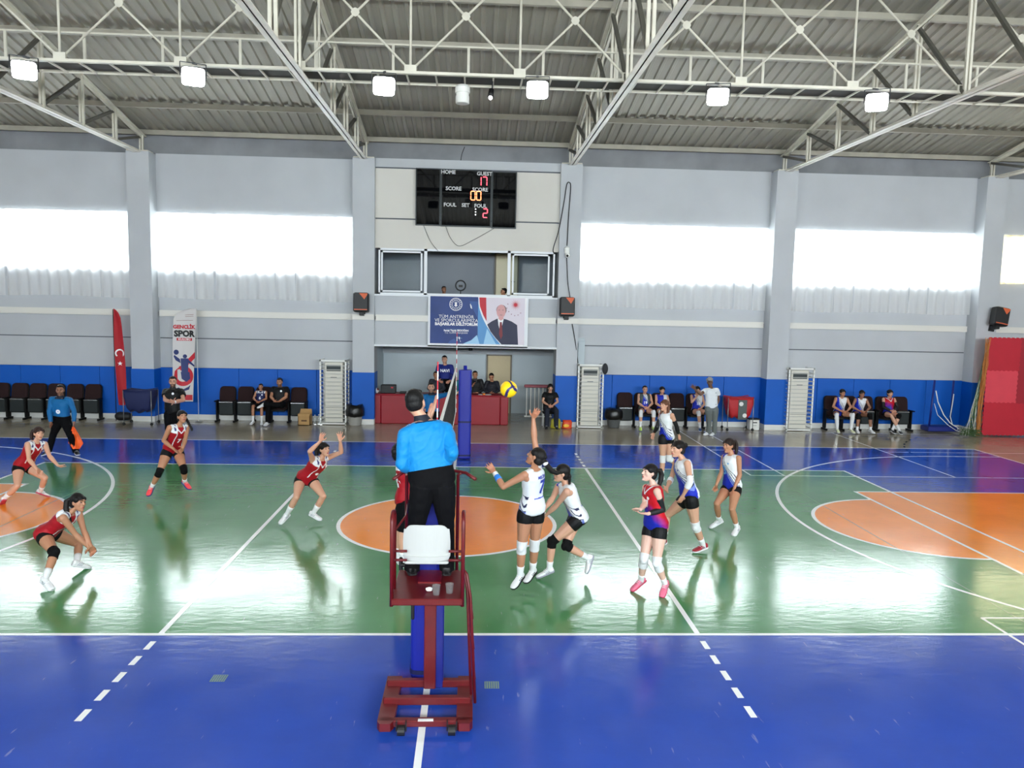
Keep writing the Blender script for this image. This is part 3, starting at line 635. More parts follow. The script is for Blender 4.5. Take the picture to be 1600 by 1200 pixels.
SEG = dict(zip('abcdefg', [((.0, 1), (.5, 1)), ((.5, 1), (.5, .5)), ((.5, .5), (.5, 0)), ((0, 0), (.5, 0)), ((0, .5), (0, 0)), ((0, 1), (0, .5)), ((0, .5), (.5, .5))]))
def digit(ch, x, z, h, mt):
    segs = {'1': 'bc', '7': 'abcf'[:3] + '', '0': 'abcdef', '2': 'abged'}[ch]; m = MB()
    for s in segs:
        (a, b), (c_, d) = SEG[s]; p, q = V((x + a * h, 15.012, z + b * h)), V((x + c_ * h, 15.012, z + d * h)); dd = (q - p) * .07; m.bar(p + dd, q - dd, .024, .006, up=(0, 1, 0))
    m.build('digit', mt, sb)
digit('1', .40, 7.14, .25, LRED); digit('7', .57, 7.14, .25, LRED); digit('0', .23, 6.72, .25, LOR); digit('0', .40, 6.72, .25, LOR); digit('2', .60, 6.22, .25, LRED)
m = MB()
for k in range(3): m.box((.36, 15.008, 6.28 + k * .08), (.39, 15.014, 6.31 + k * .08))
m.build('dots', LWH, sb)
CB = mat('cable_black', rgb(28, 28, 30), .7)
def cable(pts, lab, r=.009, cat='cable'):
    P = [V(p) for p in pts]; out = []
    for i in range(len(P) - 1):
        p0, p1, p2, p3 = P[max(i - 1, 0)], P[i], P[i + 1], P[min(i + 2, len(P) - 1)]
        for k in range(6):
            t = k / 6; out.append(.5 * ((2 * p1) + (p2 - p0) * t + (2 * p0 - 5 * p1 + 4 * p2 - p3) * t * t + (3 * p1 - p0 - 3 * p2 + p3) * t ** 3))
    out.append(P[-1]); return tag(MB().tube(out, r, 6).build('cable', CB, smooth=True), lab, cat)
cable([(-1.15, 15.12, 5.95), (-.95, 15.12, 5.5), (-.72, 15.12, 5.22)], 'thin cable hanging slack from the left scoreboard panel to the booth window', .006)
cable([(-.5, 15.12, 5.94), (-.35, 15.12, 5.6), (-.1, 15.12, 5.38), (.3, 15.12, 5.55), (.95, 15.12, 5.93)], 'thin cable looping below the scoreboard between two panels', .006)
cable([(-.08, 15.1, 7.87), (-.05, 15.3, 8.1), (.02, 15.35, 8.3)], 'short black cable dangling from the roof edge above the scoreboard', .012)
cable([(2.76, 15.0, 5.2), (2.70, 15.0, 5.35), (2.85, 14.97, 5.9), (2.98, 14.97, 6.7), (3.05, 14.97, 7.22), (3.12, 14.97, 7.30), (3.17, 14.97, 7.15), (3.13, 14.97, 6.3), (3.11, 14.97, 5.45)], 'black cable loop on the pillar right of the scoreboard, going up from the camera', .014)
cable([(3.11, 14.97, 5.1), (3.16, 14.96, 4.4), (3.24, 14.9, 3.9)], 'black cable running down the pillar from the camera to the wall speaker', .012)
cable([(3.3, 14.97, 3.28), (3.44, 14.97, 2.6), (3.56, 15.1, 1.95)], 'black cable running down from the wall speaker to the caged unit', .012)
cable([(-2.5, 17.6, 2.30), (-1.4, 17.6, 2.2), (-.4, 17.6, 2.12), (.5, 17.6, 2.22)], 'sagging cable on the wall of the recess above the table', .008)
e = thing('security_camera', 'small white security camera on the pillar right of the booth window', 'camera', (3.11, 14.95, 5.2))
MB().rbox((3.03, 14.9, 5.2), (3.19, 15.0, 5.42), .03).build('housing', LW, e); MB().sph((3.11, 14.87, 5.17), .075).build('dome', LW, e, smooth=True); MB().sph((3.11, 14.81, 5.15), .035).build('lens', SB, e, smooth=True)
m = MB().rbox((.22, 17.62, 2.12), (.34, 17.7, 2.26), .01); tag(m.build('junction_box', BLK), 'small black box on the recess wall above the red table', 'box')
# loudspeakers
SPK = mat('speaker_black', rgb(20, 20, 22), .5); SPO = mat('speaker_orange', rgb(215, 96, 50), .5)
def speaker(x, z, lab, tilt=0.):
    e = thing('loudspeaker', lab, 'speaker', (x, 14.75, z), 'wall loudspeakers')
    m = MB().rbox((x - .22, 14.55, z), (x + .22, 14.85, z + .56), .03); b = m.build('cabinet', SPK, e)
    m = MB().prism([(-.05, .54), (.19, .54), (.19, .50), (.10, .36)], (x, 14.545, z), (1, 0, 0), (0, 0, 1), -.006); m.build('corner_badge', SPO, e)
    MB().box((x - .19, 14.538, z + .05), (x + .19, 14.55, z + .075)).build('light_strip', SPO, e)
    MB().box((x - .06, 14.7, z - .09), (x + .06, 15.0, z + .0)).box((x - .08, 14.95, z - .15), (x + .08, 15.0, z + .1)).build('bracket', BLK, e)
    e.rotation_euler = (radians(-6), tilt, 0); return e
speaker(-2.92, 3.36, 'black wall loudspeaker on the pillar left of the printed wall banner')
speaker(3.13, 3.36, 'black wall loudspeaker on the pillar right of the printed wall banner')
speaker(16.36, 3.34, 'black wall loudspeaker tilted above the red mats at the right', radians(10))
# hanging drum and small spot below the girder
e = thing('siren_drum', 'white drum hanging below the girder above the scoreboard', 'hanging drum', (.1, 7, 7.45))
MB().loft([((.1, 7, z), (1, 0, 0), (0, 1, 0), r_, r_) for z, r_ in ((7.46, .115), (7.47, .13), (7.6, .13), (7.6, .12), (7.66, .12), (7.66, .14), (7.76, .14), (7.8, .11))], 20).build('body', LW, e); MB().tube([(.1, 7, 7.78), (.1, 7, 7.92)], .02).build('hanger', BLK, e)
e = thing('small_spotlight', 'small black spotlight hanging beside the white drum', 'spotlight', (.65, 6.9, 7.6))
MB().tube([(.65, 6.95, 7.72), (.63, 6.86, 7.56)], [.05, .06], 12).build('housing', BLK, e, smooth=True); MB().sph((.63, 6.84, 7.55), .04).build('lens', LWH, e, smooth=True); MB().tube([(.66, 6.95, 7.7), (.67, 6.95, 7.9)], .012).build('hanger', BLK, e)
# ------------------------------------------------------------------ printed wall banner below the booth
BNB = mat('banner_blue', rgb(32, 58, 122), .55, var=.12, vscale=2, bump=.12, bscale=3); BNL = mat('banner_light_blue', rgb(90, 150, 205), .55); BNC = mat('banner_cyan', rgb(160, 205, 235), .55)
BNP = mat('banner_pale', rgb(222, 212, 222), .55); BNR = mat('banner_red', rgb(196, 30, 48), .55); BNS = mat('banner_suit', rgb(34, 36, 66), .55); BNF = mat('banner_face', rgb(214, 158, 158), .55); BNH = mat('banner_hair', rgb(130, 110, 112), .6); BNW = mat('banner_white', rgb(240, 238, 240), .55)
bn = thing('wall_banner', 'blue printed banner with white lettering and a portrait, hung below the booth window', 'banner', (.5, 15.0, 3.9))
vs = []; fs = []; nx = 40
def by(x, z): return 14.985 + .012 * sin(x * 4.1 + z * 2) + .008 * sin(x * 9 - z * 5)
x0, x1, zt, zb = -.945, 1.96, 3.915, 2.45
for i in range(nx + 1):
    for j in range(13):
        x = x0 + (x1 - x0) * i / nx; s_ = i / nx; xx = x - .10 * max(0, (x - 1.3) / .66) * j / 12
        vs.append((xx, by(x, j / 12) - .0, zt - .03 * s_ + (zb - zt + .0 * s_) * j / 12))
for i in range(nx):
    for j in range(12): fs.append((i * 13 + j, i * 13 + j + 1, (i + 1) * 13 + j + 1, (i + 1) * 13 + j))
sheet = MB().add(vs, fs); sheet.add([(a, b + .012, c) for a, b, c in vs], [f[::-1] for f in fs]); sh_o = sheet.build('cloth', BNW, bn, smooth=True, fix=False)
def bp(polys, mt, nm, lift): return project(flat(polys), V((-.945, 14.985, 2.45)), U, W, V((0, -1, 0)), mt, sh_o, nm, lift, target=sh_o)
def grid_poly(poly_fn, x0, x1, n=24):
    """strips between lower and upper curves"""
    out = []
    for k in range(n):
        a, b = x0 + (x1 - x0) * k / n, x0 + (x1 - x0) * (k + 1) / n; l0, h0 = poly_fn(a); l1, h1 = poly_fn(b)
        if h0 > l0 or h1 > l1:
            for j in range(6): out.append([(a, l0 + (h0 - l0) * j / 6), (b, l1 + (h1 - l1) * j / 6), (b, l1 + (h1 - l1) * (j + 1) / 6), (a, l0 + (h0 - l0) * (j + 1) / 6)])
    return out
def arcz(x):   # white curved band edge height at x (from top at 1.45 to bottom near 2.1)
    t = (x - 1.44) / .78; return 1.44 * (1 - max(0, min(1, t)) ** .55)
bp(grid_poly(lambda x: (.03, 1.43), .02, 1.44), BNB, 'blue_field', .004)
bp(grid_poly(lambda x: (.03, arcz(x)), 1.44, 2.2), BNL, 'light_blue_field', .004)
bp([[(1.0, .03), (1.5, .03), (1.42, .30), (1.25, .14)], [(1.62, .03), (2.0, .03), (1.72, .5)]], BNC, 'cyan_facets', .006)
bp([[(1.18, 1.3), (1.43, .8), (1.43, 1.3)], [(.55, .03), (.62, .12), (.75, .18), (.85, .03)]], mat('banner_mid_blue', rgb(50, 84, 150), .55), 'mid_blue_facets', .006)
bp(grid_poly(lambda x: (max(.03, arcz(x)), 1.42), 1.46, 2.84), BNP, 'pale_field', .005)
bp([[(1.475, 1.42), (1.68, 1.42), (1.70, .72), (1.60, .90), (1.50, 1.15)]], BNR, 'flag_stripe', .008)
bp(grid_poly(lambda x: (arcz(x) - .06, arcz(x) + .05) if 1.445 < x < 2.2 else (0, 0), 1.45, 2.19, 40), BNW, 'curved_band', .010)
bp([[(1.72, .62), (1.86, .72), (2.02, .80), (2.12, .82), (2.30, .78), (2.46, .72), (2.62, .62), (2.66, .03), (2.16, .03), (1.98, .22), (1.82, .42)]], BNS, 'suit', .012)
bp([[(2.03, .82), (2.12, .84), (2.22, .82), (2.17, .6), (2.12, .40), (2.06, .6)]], BNW, 'shirt', .015)
bp([[(2.10, .70), (2.16, .70), (2.19, .3), (2.14, .18), (2.08, .34)]], mat('banner_tie', rgb(120, 20, 36), .5), 'tie', .018)
bp([disc(2.14, 1.06, .155, 20)], BNH, 'hair', .014)
bp([[(2.13 + .135 * cos(2 * pi * k / 20), 1.02 + .20 * sin(2 * pi * k / 20)) for k in range(20)]], BNF, 'face', .017)
bp([[(2.08, .90), (2.19, .90), (2.21, .80), (2.13, .74), (2.05, .80)]], BNF, 'neck', .016)
bp([[(2.05, 1.05), (2.10, 1.05), (2.10, 1.065), (2.05, 1.065)], [(2.16, 1.05), (2.21, 1.05), (2.21, 1.065), (2.16, 1.065)], [(2.09, .905), (2.17, .905), (2.17, .918), (2.09, .918)]], BNH, 'eyes_and_mouth', .020)
bp([star(2.56, 1.22, .17, 0, .25, 16)], BNR, 'sun_emblem', .010)
bp([star(x, z, .025, 0, .4, 5) for x, z in ((2.36, 1.02), (2.44, .94), (2.54, .90), (2.64, .92), (2.72, .98), (2.30, 1.12), (2.33, 1.24))], mat('banner_star', rgb(150, 100, 120), .5), 'small_stars', .010)
bp(ringquads(.78, 1.20, .175, .192, 32) + ringquads(.78, 1.20, .105, .116, 28) + [disc(.78 + .148 * cos(2 * pi * k / 16), 1.20 + .148 * sin(2 * pi * k / 16), .015, 6) for k in range(16)], BNW, 'round_emblem', .008)
bp([[(.74, 1.26), (.82, 1.26), (.80, 1.20), (.83, 1.17), (.79, 1.13), (.77, 1.13), (.73, 1.17), (.76, 1.20)], star(.78, 1.23, .05)], BNW, 'emblem_figure', .011)
def bt(t, x, z, s, bold=0., sx=1.): text(t, V((-.945 + x, 14.985, 2.45 + z)), U, W, s, BNW, sh_o, 'lettering', bold=bold, lift=.010, target=sh_o, sx=sx)
bt('TÜM ANTRENÖR', .80, .83, .135); bt('VE SPORCULARIMIZA', .80, .72, .135); bt('BAŞARILAR DİLİYORUM', .80, .61, .115, .006)
bt('Recep Tayyip ERDOĞAN', .80, .42, .07, .003); bt('T.C. CUMHURBAŞKANI', .80, .35, .065); bp([[(.5, .455), (1.1, .455), (1.1, .46), (.5, .46)]], BNC, 'thin_rule', .01)
bp([[(.60, .41), (1.02, .41), (1.02, .435), (.60, .435)]][:0] + [[(.8 + k * .03, .20 + .02 * sin(k * 2)), (.83 + k * .03, .20 + .02 * sin(k * 2 + 2)), (.83 + k * .03, .205 + .02 * sin(k * 2 + 2)), (.8 + k * .03, .205 + .02 * sin(k * 2))] for k in range(6)], BNC, 'signature', .01)
m = MB().box((-.99, 15.0, 2.38), (2.0, 15.03, 3.93)); struct(m, 'trim_5', ALU)
m = MB().box((bays[3][0], 15.0, 2.36), (bays[3][1], 15.14, 2.42)); struct(m, 'trim_6', mat('lintel_white', rgb(225, 228, 230), .6))
# feather flag with crescent
FR = mat('flag_red_cloth', rgb(176, 22, 34), .7, bump=.1, bscale=8); ff = thing('feather_flag', 'tall narrow red feather flag with a white crescent and star beside the left pillar', 'flag', (-9.95, 14.9, 0))
prof = [(.49, -10.03, -9.84), (.7, -10.05, -9.79), (1.5, -10.08, -9.80), (2.2, -10.09, -9.82), (2.8, -10.10, -9.86), (3.05, -10.10, -9.89), (3.2, -10.10, -9.95), (3.28, -10.10, -10.02), (3.32, -10.10, -10.08)]
vs = []; fs = []
for z, a_, b_ in prof:
    for k in range(7): t = k / 6; vs.append((a_ + (b_ - a_) * t, 14.88 + .025 * sin(t * 5 + z * 2.2), z))
for i in range(len(prof) - 1):
    for k in range(6): fs.append((i * 7 + k, i * 7 + k + 1, i * 7 + k + 8, i * 7 + k + 7))
m = MB().add(vs, fs); m.add([(a, b + .006, c) for a, b, c in vs], fs); fcl = m.build('cloth', FR, ff, smooth=True, fix=False)
project(flat(ringquads(-9.95, 2.02, .085, .125, 18, radians(-50), radians(230))), V((0, 14.86, 0)), U, W, V((0, -1, 0)), BNW, fcl, 'crescent', .006, target=fcl)
project(flat([star(-9.945, 1.72, .07)]), V((0, 14.86, 0)), U, W, V((0, -1, 0)), BNW, fcl, 'star', .006, target=fcl)
MB().tube([(-10.11, 14.885, .02), (-10.11, 14.885, 3.3)], .012, 8).build('pole', BLK, ff, smooth=True); MB().cap((-10.02, 14.9, .16), (-9.78, 14.9, .16), .13, .12).build('weight_bag', BLK, ff, smooth=True)
# tall printed banner
YB = mat('banner_cloth_cream', rgb(212, 208, 206), .7, bump=.1, bscale=6); NV = mat('print_navy', rgb(38, 52, 110), .6); gb = thing('tall_banner', 'tall cream printed banner with a ball player figure behind the man in black', 'banner', (-8.13, 14.9, 0))
vs = []; fs = []
pf = [(.62, -8.50, -7.90), (1.5, -8.47, -7.85), (2.4, -8.44, -7.79), (3.05, -8.40, -7.75), (3.2, -8.32, -7.75), (3.3, -8.15, -7.75), (3.36, -7.95, -7.75), (3.37, -7.76, -7.75)]
for z, a_, b_ in pf:
    for k in range(11): t = k / 10; vs.append((a_ + (b_ - a_) * t, 14.93 + .02 * sin(t * 7 + z * 1.6), z))
for i in range(len(pf) - 1):
    for k in range(10): fs.append((i * 11 + k, i * 11 + k + 1, i * 11 + k + 12, i * 11 + k + 11))
m = MB().add(vs, fs); m.add([(a, b + .006, c) for a, b, c in vs], fs); gcl = m.build('cloth', YB, gb, smooth=True, fix=False); MB().tube([(-7.74, 14.93, .02), (-7.74, 14.93, 3.38)], .008, 8).build('pole', LW, gb, smooth=True); MB().box((-7.84, 14.86, 0), (-7.66, 15.0, .02)).build('base_plate', mat('panel_line_grey', rgb(120, 118, 112), .6), gb)
def gp(polys, mt, nm, lift=.006): return project(flat(polys), V((-8.12, 14.9, 0)), U, W, V((0, -1, 0)), mt, gcl, nm, lift, target=gcl)
def gt(t, z, s, mt, bold=.01, x=0., sx=1.): text(t, V((-8.10 + x, 14.9, z)), U, W, s, mt, gcl, 'lettering', bold=bold, lift=.008, target=gcl, sx=sx)
gt('GENÇLİK', 2.82, .145, BNR, .008); gt('SPOR', 2.62, .24, BLK, .014)
gp([[(-.2, 2.42), (.24, 2.42), (.24, 2.50), (-.2, 2.50)]], BNR, 'red_label'); gt('KULÜBÜ', 2.46, .07, BNW, .002, sx=1.3)
gp([[(.05, 3.12 + k * .05), (.30, 3.14 + k * .05), (.30, 3.15 + k * .05), (.05, 3.13 + k * .05)] for k in range(2)] + [[(-.2, 3.0), (.28, 3.02), (.28, 3.03), (-.2, 3.01)]], mat('print_brown', rgb(140, 90, 80), .6), 'small_script')
gp(ringquads(-.05, 1.38, .17, .30, 24, radians(-170), radians(110)) + [[(-.25, 1.55), (-.1, 1.68), (.32, 2.1), (.32, 1.92), (.02, 1.62)], [(-.34, 1.2), (-.28, 1.52), (-.2, 1.6), (-.2, 1.2)]], BNR, 'red_swoosh')
gp([disc(-.22, 2.08, .075, 14), disc(.02, 1.96, .06, 12), [(-.10, 1.9), (.12, 1.9), (.10, 1.5), (-.08, 1.5)], [(-.12, 1.88), (-.28, 2.0), (-.30, 1.95), (-.24, 1.84), (-.1, 1.76)], [(.1, 1.88), (.3, 1.7), (.28, 1.66), (.1, 1.78)], [(-.1, 1.5), (.14, 1.5), (.16, 1.3), (.05, 1.2), (-.08, 1.3)], [(-.30, .98), (-.18, 1.04), (-.05, .98), (.1, 1.06), (.16, 1.12), (.12, .98), (-.05, .92), (-.2, .95)]], NV, 'player_figure', .010)
gp([[(-.37, .66), (.21, .66), (.21, .82), (-.37, .82)]], BNR, 'red_footer')
# floor-standing air conditioners in white cages
ACW = mat('unit_white', rgb(214, 210, 198), .5); CG = mat('cage_white_paint', rgb(235, 235, 230), .45); DK = mat('vent_dark', rgb(30, 42, 44), .5); GRY = mat('panel_line_grey', rgb(120, 118, 112), .6)
def acunit(x, lab, y=14.85, wd=.78, first=None):
    e = thing('caged_air_conditioner', lab, 'air conditioner', (x, y, 0), 'caged air conditioners by the wall')
    w2 = wd / 2; m = MB().rbox((x - w2 + .12, y + .05, .06), (x + w2 - .12, y + .42, 1.86), .02); m.build('unit', ACW, e)
    m = MB().box((x - w2 + .18, y + .04, 1.60), (x + w2 - .18, y + .055, 1.78)); m.build('vent', DK, e)
    m = MB().box((x - .09, y + .04, 1.39), (x + .09, y + .052, 1.42)); m.build('control_strip', DK, e)
    for z in (.78, .5, .2): MB().box((x - w2 + .15, y + .044, z), (x + w2 - .15, y + .052, z + .012)).build('panel_seam', GRY, e)
    for sx in (-1, 1):
        for sy in (0, 1): MB().box((x + sx * (w2 - .02) - .02, y - .08 + sy * .56, 0), (x + sx * (w2 - .02) + .02, y - .04 + sy * .56, 1.93)).build('cage_post', CG, e)
    m = MB(); z = .1
    for k in range(16):
        z = .08 + k * .12
        m.box((x - w2, y - .085, z), (x + w2, y - .07, z + .018)); m.box((x - w2 - .005, y - .08, z), (x - w2 + .01, y + .5, z + .018)); m.box((x + w2 - .01, y - .08, z), (x + w2 + .005, y + .5, z + .018))
    m.build('cage_bars', mat('cage_bar_shaded', rgb(186, 186, 180), .5), e)  # white bars greyed: their shadow lines are put into the colour
    m = MB().box((x - w2, y - .08, 1.90), (x + w2, y - .04, 1.94)).box((x - w2, y - .08, 1.9), (x - w2 + .04, y + .5, 1.94)).box((x + w2 - .04, y - .08, 1.9), (x + w2, y + .5, 1.94)); m.build('cage_rim', CG, e); MB().box((x - w2, y - .08, .02), (x + w2, y - .04, .06)).build('cage_foot_rail', CG, e)
acunit(-3.76, 'white caged air conditioner left of the red table, by the pale trash pail'); acunit(3.92, 'white caged air conditioner right of the recess, dark cap hung on its corner'); acunit(10.38, 'white caged air conditioner between the red ball cart and the last bench', wd=.80)
m = MB().ell((4.33, 14.72, 1.82), ((1, 0, 0), (0, 1, 0), (0, 0, 1)), (.09, .07, .17), 12, 9); tag(m.build('cap', mat('cloth_charcoal', rgb(45, 46, 50), .9), smooth=True), 'charcoal cap hanging on the top corner of the caged unit right of the recess', 'cap')
# pails with bags
BAG = mat('bag_black_plastic', rgb(14, 14, 15), .3, bump=.5, bscale=12); PAIL = mat('pail_grey', rgb(168, 166, 160), .5)
def pail(x, y, lab, bagtop, colm):
    e = thing('trash_pail', lab, 'trash pail', (x, y, 0), 'trash pails with black bags')
    MB().loft([((x, y, z), (1, 0, 0), (0, 1, 0), r_, r_) for z, r_ in ((.0, .17), (.02, .18), (.42, .23), (.44, .24))], 20).build('pail', colm, e, smooth=True)
    m = MB(); rr = random.Random(int(x * 10)); rings = []
    for z, r_ in ((.26, .235), (.30, .275), (.42, .28), (.5, .26), (bagtop, .235), (bagtop - .03, .14), (bagtop - .12, .06)): rings.append(((x + rr.uniform(-.01, .01), y, z), (1, 0, 0), (0, 1, 0), r_, r_))
    m.loft(rings, 22); m.v = [tuple(V(p) + V((rr.uniform(-1, 1), rr.uniform(-1, 1), rr.uniform(-1, 1))) * .012) for p in m.v]; m.build('bag', BAG, e, smooth=True)
pail(-3.12, 14.85, 'pale grey trash pail with a black bag beside the left caged unit', .62, PAIL); pail(4.70, 15.05, 'dark grey trash pail with a black bag right of the recess', .58, mat('pail_dark', rgb(90, 92, 92), .5))
# cardboard box, bottles
CARD = mat('cardboard', rgb(176, 138, 88), .8, var=.06, vscale=5); e = thing('cardboard_box', 'small open cardboard box on the floor left of the caged unit', 'box', (-4.58, 14.75, 0))
m = MB().box((-4.76, 14.62, 0), (-4.40, 14.64, .34)).box((-4.76, 14.88, 0), (-4.40, 14.9, .34)).box((-4.76, 14.62, 0), (-4.74, 14.9, .34)).box((-4.42, 14.62, 0), (-4.40, 14.9, .34)).box((-4.76, 14.62, 0), (-4.4, 14.9, .02)); m.build('carton', CARD, e)
MB().prism([(0, 0), (.36, 0), (.34, .12), (.02, .12)], (-4.76, 14.90, .34), (1, 0, 0), (0, .35, .93), .006).prism([(0, 0), (.36, 0), (.34, .10), (.02, .10)], (-4.76, 14.62, .34), (1, 0, 0), (0, -.6, -.8), .006).build('flap', CARD, e)
MB().box((-4.66, 14.612, .12), (-4.5, 14.619, .16)).build('printed_mark', mat('print_dark_brown', rgb(80, 50, 30), .7), e)
for k, (x, y) in enumerate(((-4.30, 14.82), (-4.20, 14.9), (-4.12, 14.78))):
    e = thing('water_bottle', ['clear water bottle next to the cardboard box', 'middle clear water bottle of three, near the cardboard box', 'clear water bottle closest to the caged unit, left of it'][k], 'bottle', (x, y, 0), 'water bottles by the cardboard box')
    MB().loft([((x, y, z), (1, 0, 0), (0, 1, 0), r_, r_) for z, r_ in ((0, .035), (.01, .04), (.2, .04), (.25, .018), (.27, .015))], 14).build('bottle', CUP, e, smooth=True); MB().tube([(x, y, .27), (x, y, .29)], .018).build('cap', LW, e)
# yellow carrier bag, orange bag, white bin
def bag(x, y, w_, h_, m1, lab, name, seed, handles=True):
    rr = random.Random(seed); e = thing(name, lab, 'bag', (x, y, 0)); m = MB(); rings = []
    for t in (0, .1, .4, .75, 1): rings.append(((x + rr.uniform(-.02, .02), y, t * h_), (1, 0, 0), (0, 1, 0), w_ / 2 * (1 - .15 * t * t), .10 * (1 - .7 * t)))
    m.loft(rings, 16); m.v = [tuple(V(p) + V((rr.uniform(-1, 1), rr.uniform(-1, 1), rr.uniform(0, 1))) * .015) for p in m.v]; m.build('bag_body', m1, e, smooth=True)
    if handles:
        h = MB().tube([(x - w_ * .25, y, h_ * .95), (x - w_ * .2, y, h_ * 1.3), (x - w_ * .02, y, h_ * 1.35), (x + w_ * .05, y, h_ * .98)], .012, 6); h.build('handle', m1, e, smooth=True)
    return e
bag(2.90, 14.72, .30, .28, mat('bag_yellow', rgb(190, 180, 40), .5, bump=.3, bscale=14), 'yellow carrier bag on the floor right of the seated woman in black', 'carrier_bag', 4)
e = bag(3.22, 14.75, .30, .24, mat('bag_orange', rgb(226, 70, 22), .5, bump=.2, bscale=14), 'orange bag with a yellow patch on the floor below the blue pillar padding', 'sports_bag', 5, False); MB().ell((3.2, 14.66, .09), ((1, 0, 0), (0, 1, 0), (0, 0, 1)), (.09, .012, .05)).build('yellow_patch', mat('patch_yellow', rgb(245, 190, 50), .5), e)
e = thing('white_bucket', 'white plastic tub with black lid right of the red ball cart', 'tub', (9.02, 15.0, 0)); MB().rbox((8.88, 14.85, 0), (9.18, 15.12, .32), .02).build('tub', LW, e); MB().box((8.87, 14.84, .32), (9.19, 15.13, .35)).build('lid', BLK, e); MB().box((8.95, 14.842, .22), (9.1, 14.848, .25)).box((8.95, 14.842, .14), (9.08, 14.848, .15)).build('label_print', BLK, e)
# ball carts
def cart(x, y, mt, lab, wd=.78, balls=()):
    e = thing('ball_cart', lab, 'ball cart', (x, y, 0), None); w2 = wd / 2
    for sx in (-1, 1):
        for sy in (-1, 1):
            MB().tube([(x + sx * w2, y + sy * .25, .06), (x + sx * w2, y + sy * .25, 1.0)], .012, 8).build('leg', mat('cart_tube_grey', rgb(150, 152, 155), .35, metal=.6), e, smooth=True)
            MB().sph((x + sx * w2, y + sy * .25, .045), .045).build('castor', BLK, e, smooth=True)
    m = MB(); rings = []; nseg = 10
    for i in range(nseg + 1):
        t = -1 + 2 * i / nseg; sag = .40 * (1 - t ** 6) + .20 + .05 * cos(t * 9)
        rings.append(((x + t * w2, y, 1.0 - sag * .5), (0, 1, 0), (0, 0, 1), .25, sag * .5 + .02))
    m.loft(rings, 16, sq=5); m.build('cloth_hopper', mt, e, smooth=True)
    m = MB()
    for sy in (-1, 1): m.tube([(x - w2, y + sy * .25, 1.02), (x - w2 * .5, y + sy * .25, 1.0), (x, y + sy * .25, .98), (x + w2 * .5, y + sy * .25, 1.0), (x + w2, y + sy * .25, 1.04)], .014, 8)
    m.build('rim', mt, e, smooth=True); return e
cart(-9.2, 14.45, mat('cloth_navy', rgb(18, 30, 80), .7, bump=.2, bscale=8), 'navy cloth ball cart on thin wheeled legs, below the left pillar')
e = cart(8.5, 14.9, mat('cloth_red', rgb(176, 22, 32), .6, bump=.15, bscale=8), 'red cloth ball cart with grey panel and white discs right of the standing man')
m = MB().box((8.42, 14.635, .35), (8.68, 14.655, .95)); m.build('grey_panel', mat('cloth_grey', rgb(84, 92, 90), .7), e)
for dx, z in ((8.5, .83), (8.62, .48)): MB().prism(disc(0, 0, .065, 20), (dx, 14.63, z), (1, 0, 0), (0, 0, 1), .006).build('white_disc', LW, e)
# floor table (scorers), long red padded
TR = mat('table_red_pad', rgb(150, 16, 34), .45, bump=.05, bscale=6, var=.05, vscale=2)
t = thing('scorer_table', 'long red padded officials table in front of the recess', 'table', (-.57, 15.2, 0)); 
for a_, b_ in ((-2.64, -2.40), (-2.395, -1.0), (-.995, 1.22), (1.225, 1.47)): MB().rbox((a_, 15.18, .0), (b_, 15.30, .88), .02).build('front_pad', TR, t)
MB().rbox((-2.64, 15.2, .86), (1.47, 15.85, .905), .015).build('table_top', TR, t)
for x in (-2.6, 1.43): MB().box((x - .03, 15.3, 0), (x + .03, 15.82, .86)).build('side_panel', TR, t)
struct(MB().box((-2.8, 15.95, 0), (1.5, 17.6, .22)), 'trim_7', mat('riser_grey', rgb(120, 120, 118), .7))
e = thing('desk_monitor', 'black boxy console on the left end of the red table', 'console', (-2.2, 15.5, .905)); MB().rbox((-2.43, 15.4, .905), (-1.97, 15.62, 1.16), .015).build('case', BLK, e); m = MB()
for k in range(8): m.box((-2.40, 15.392, .93 + k * .027), (-2.0, 15.4, .94 + k * .027))
m.build('grille', SBF, e); MB().box((-2.12, 15.388, 1.06), (-2.05, 15.392, 1.10)).build('red_badge', BNR, e)
m = MB().sph((-2.56, 15.42, .985), .08, nu=18, nv=12); o = m.build('table_ball', mat('ball_white', rgb(235, 235, 235), .4, attr='Col'), smooth=True); paint(o, lambda c, n: rgb(235, 235, 235) if c.x < -2.54 or c.z < 1.0 else rgb(110, 20, 28)); tag(o, 'white and dark red ball on the left corner of the red table', 'ball')
for k, (x, lab) in enumerate(((-1.75, 'flat dark equipment box on the table beside the console'), (-1.45, 'small grey device on the table left of the standing official'))): tag(MB().rbox((x - .11, 15.4, .905), (x + .11, 15.55, .96 - .01 * k), .01).build('equipment_case', [BLK, GRY][k]), lab, 'device')
tag(MB().rbox((.55, 15.3, .905), (.95, 15.5, .915), .004).build('score_sheet', TAPE), 'white score sheet on the red table before the seated men', 'paper'); tag(MB().ell((.72, 15.28, .935), ((1, 0, 0), (0, 1, 0), (0, 0, 1)), (.05, .04, .03)).build('snack_roll', mat('snack_orange', rgb(225, 130, 50), .6), smooth=True), 'small orange item on the red table near the ball in the air', 'food')
# railing with red top in the recess
e = thing('stair_railing', 'white barred railing with a red top rail in the recess right of the table', 'railing', (2.5, 16.5, 0)); MB().rbox((2.03, 16.4, 1.04), (3.2, 16.55, 1.13), .02).build('top_rail', mat('rail_red', rgb(150, 70, 80), .5), e)
for k in range(9): MB().box((2.1 + k * .13, 16.46, .1), (2.13 + k * .13, 16.49, 1.04)).build('baluster', PIPE, e)
MB().box((2.05, 16.45, .08), (3.2, 16.5, .12)).build('bottom_rail', PIPE, e)
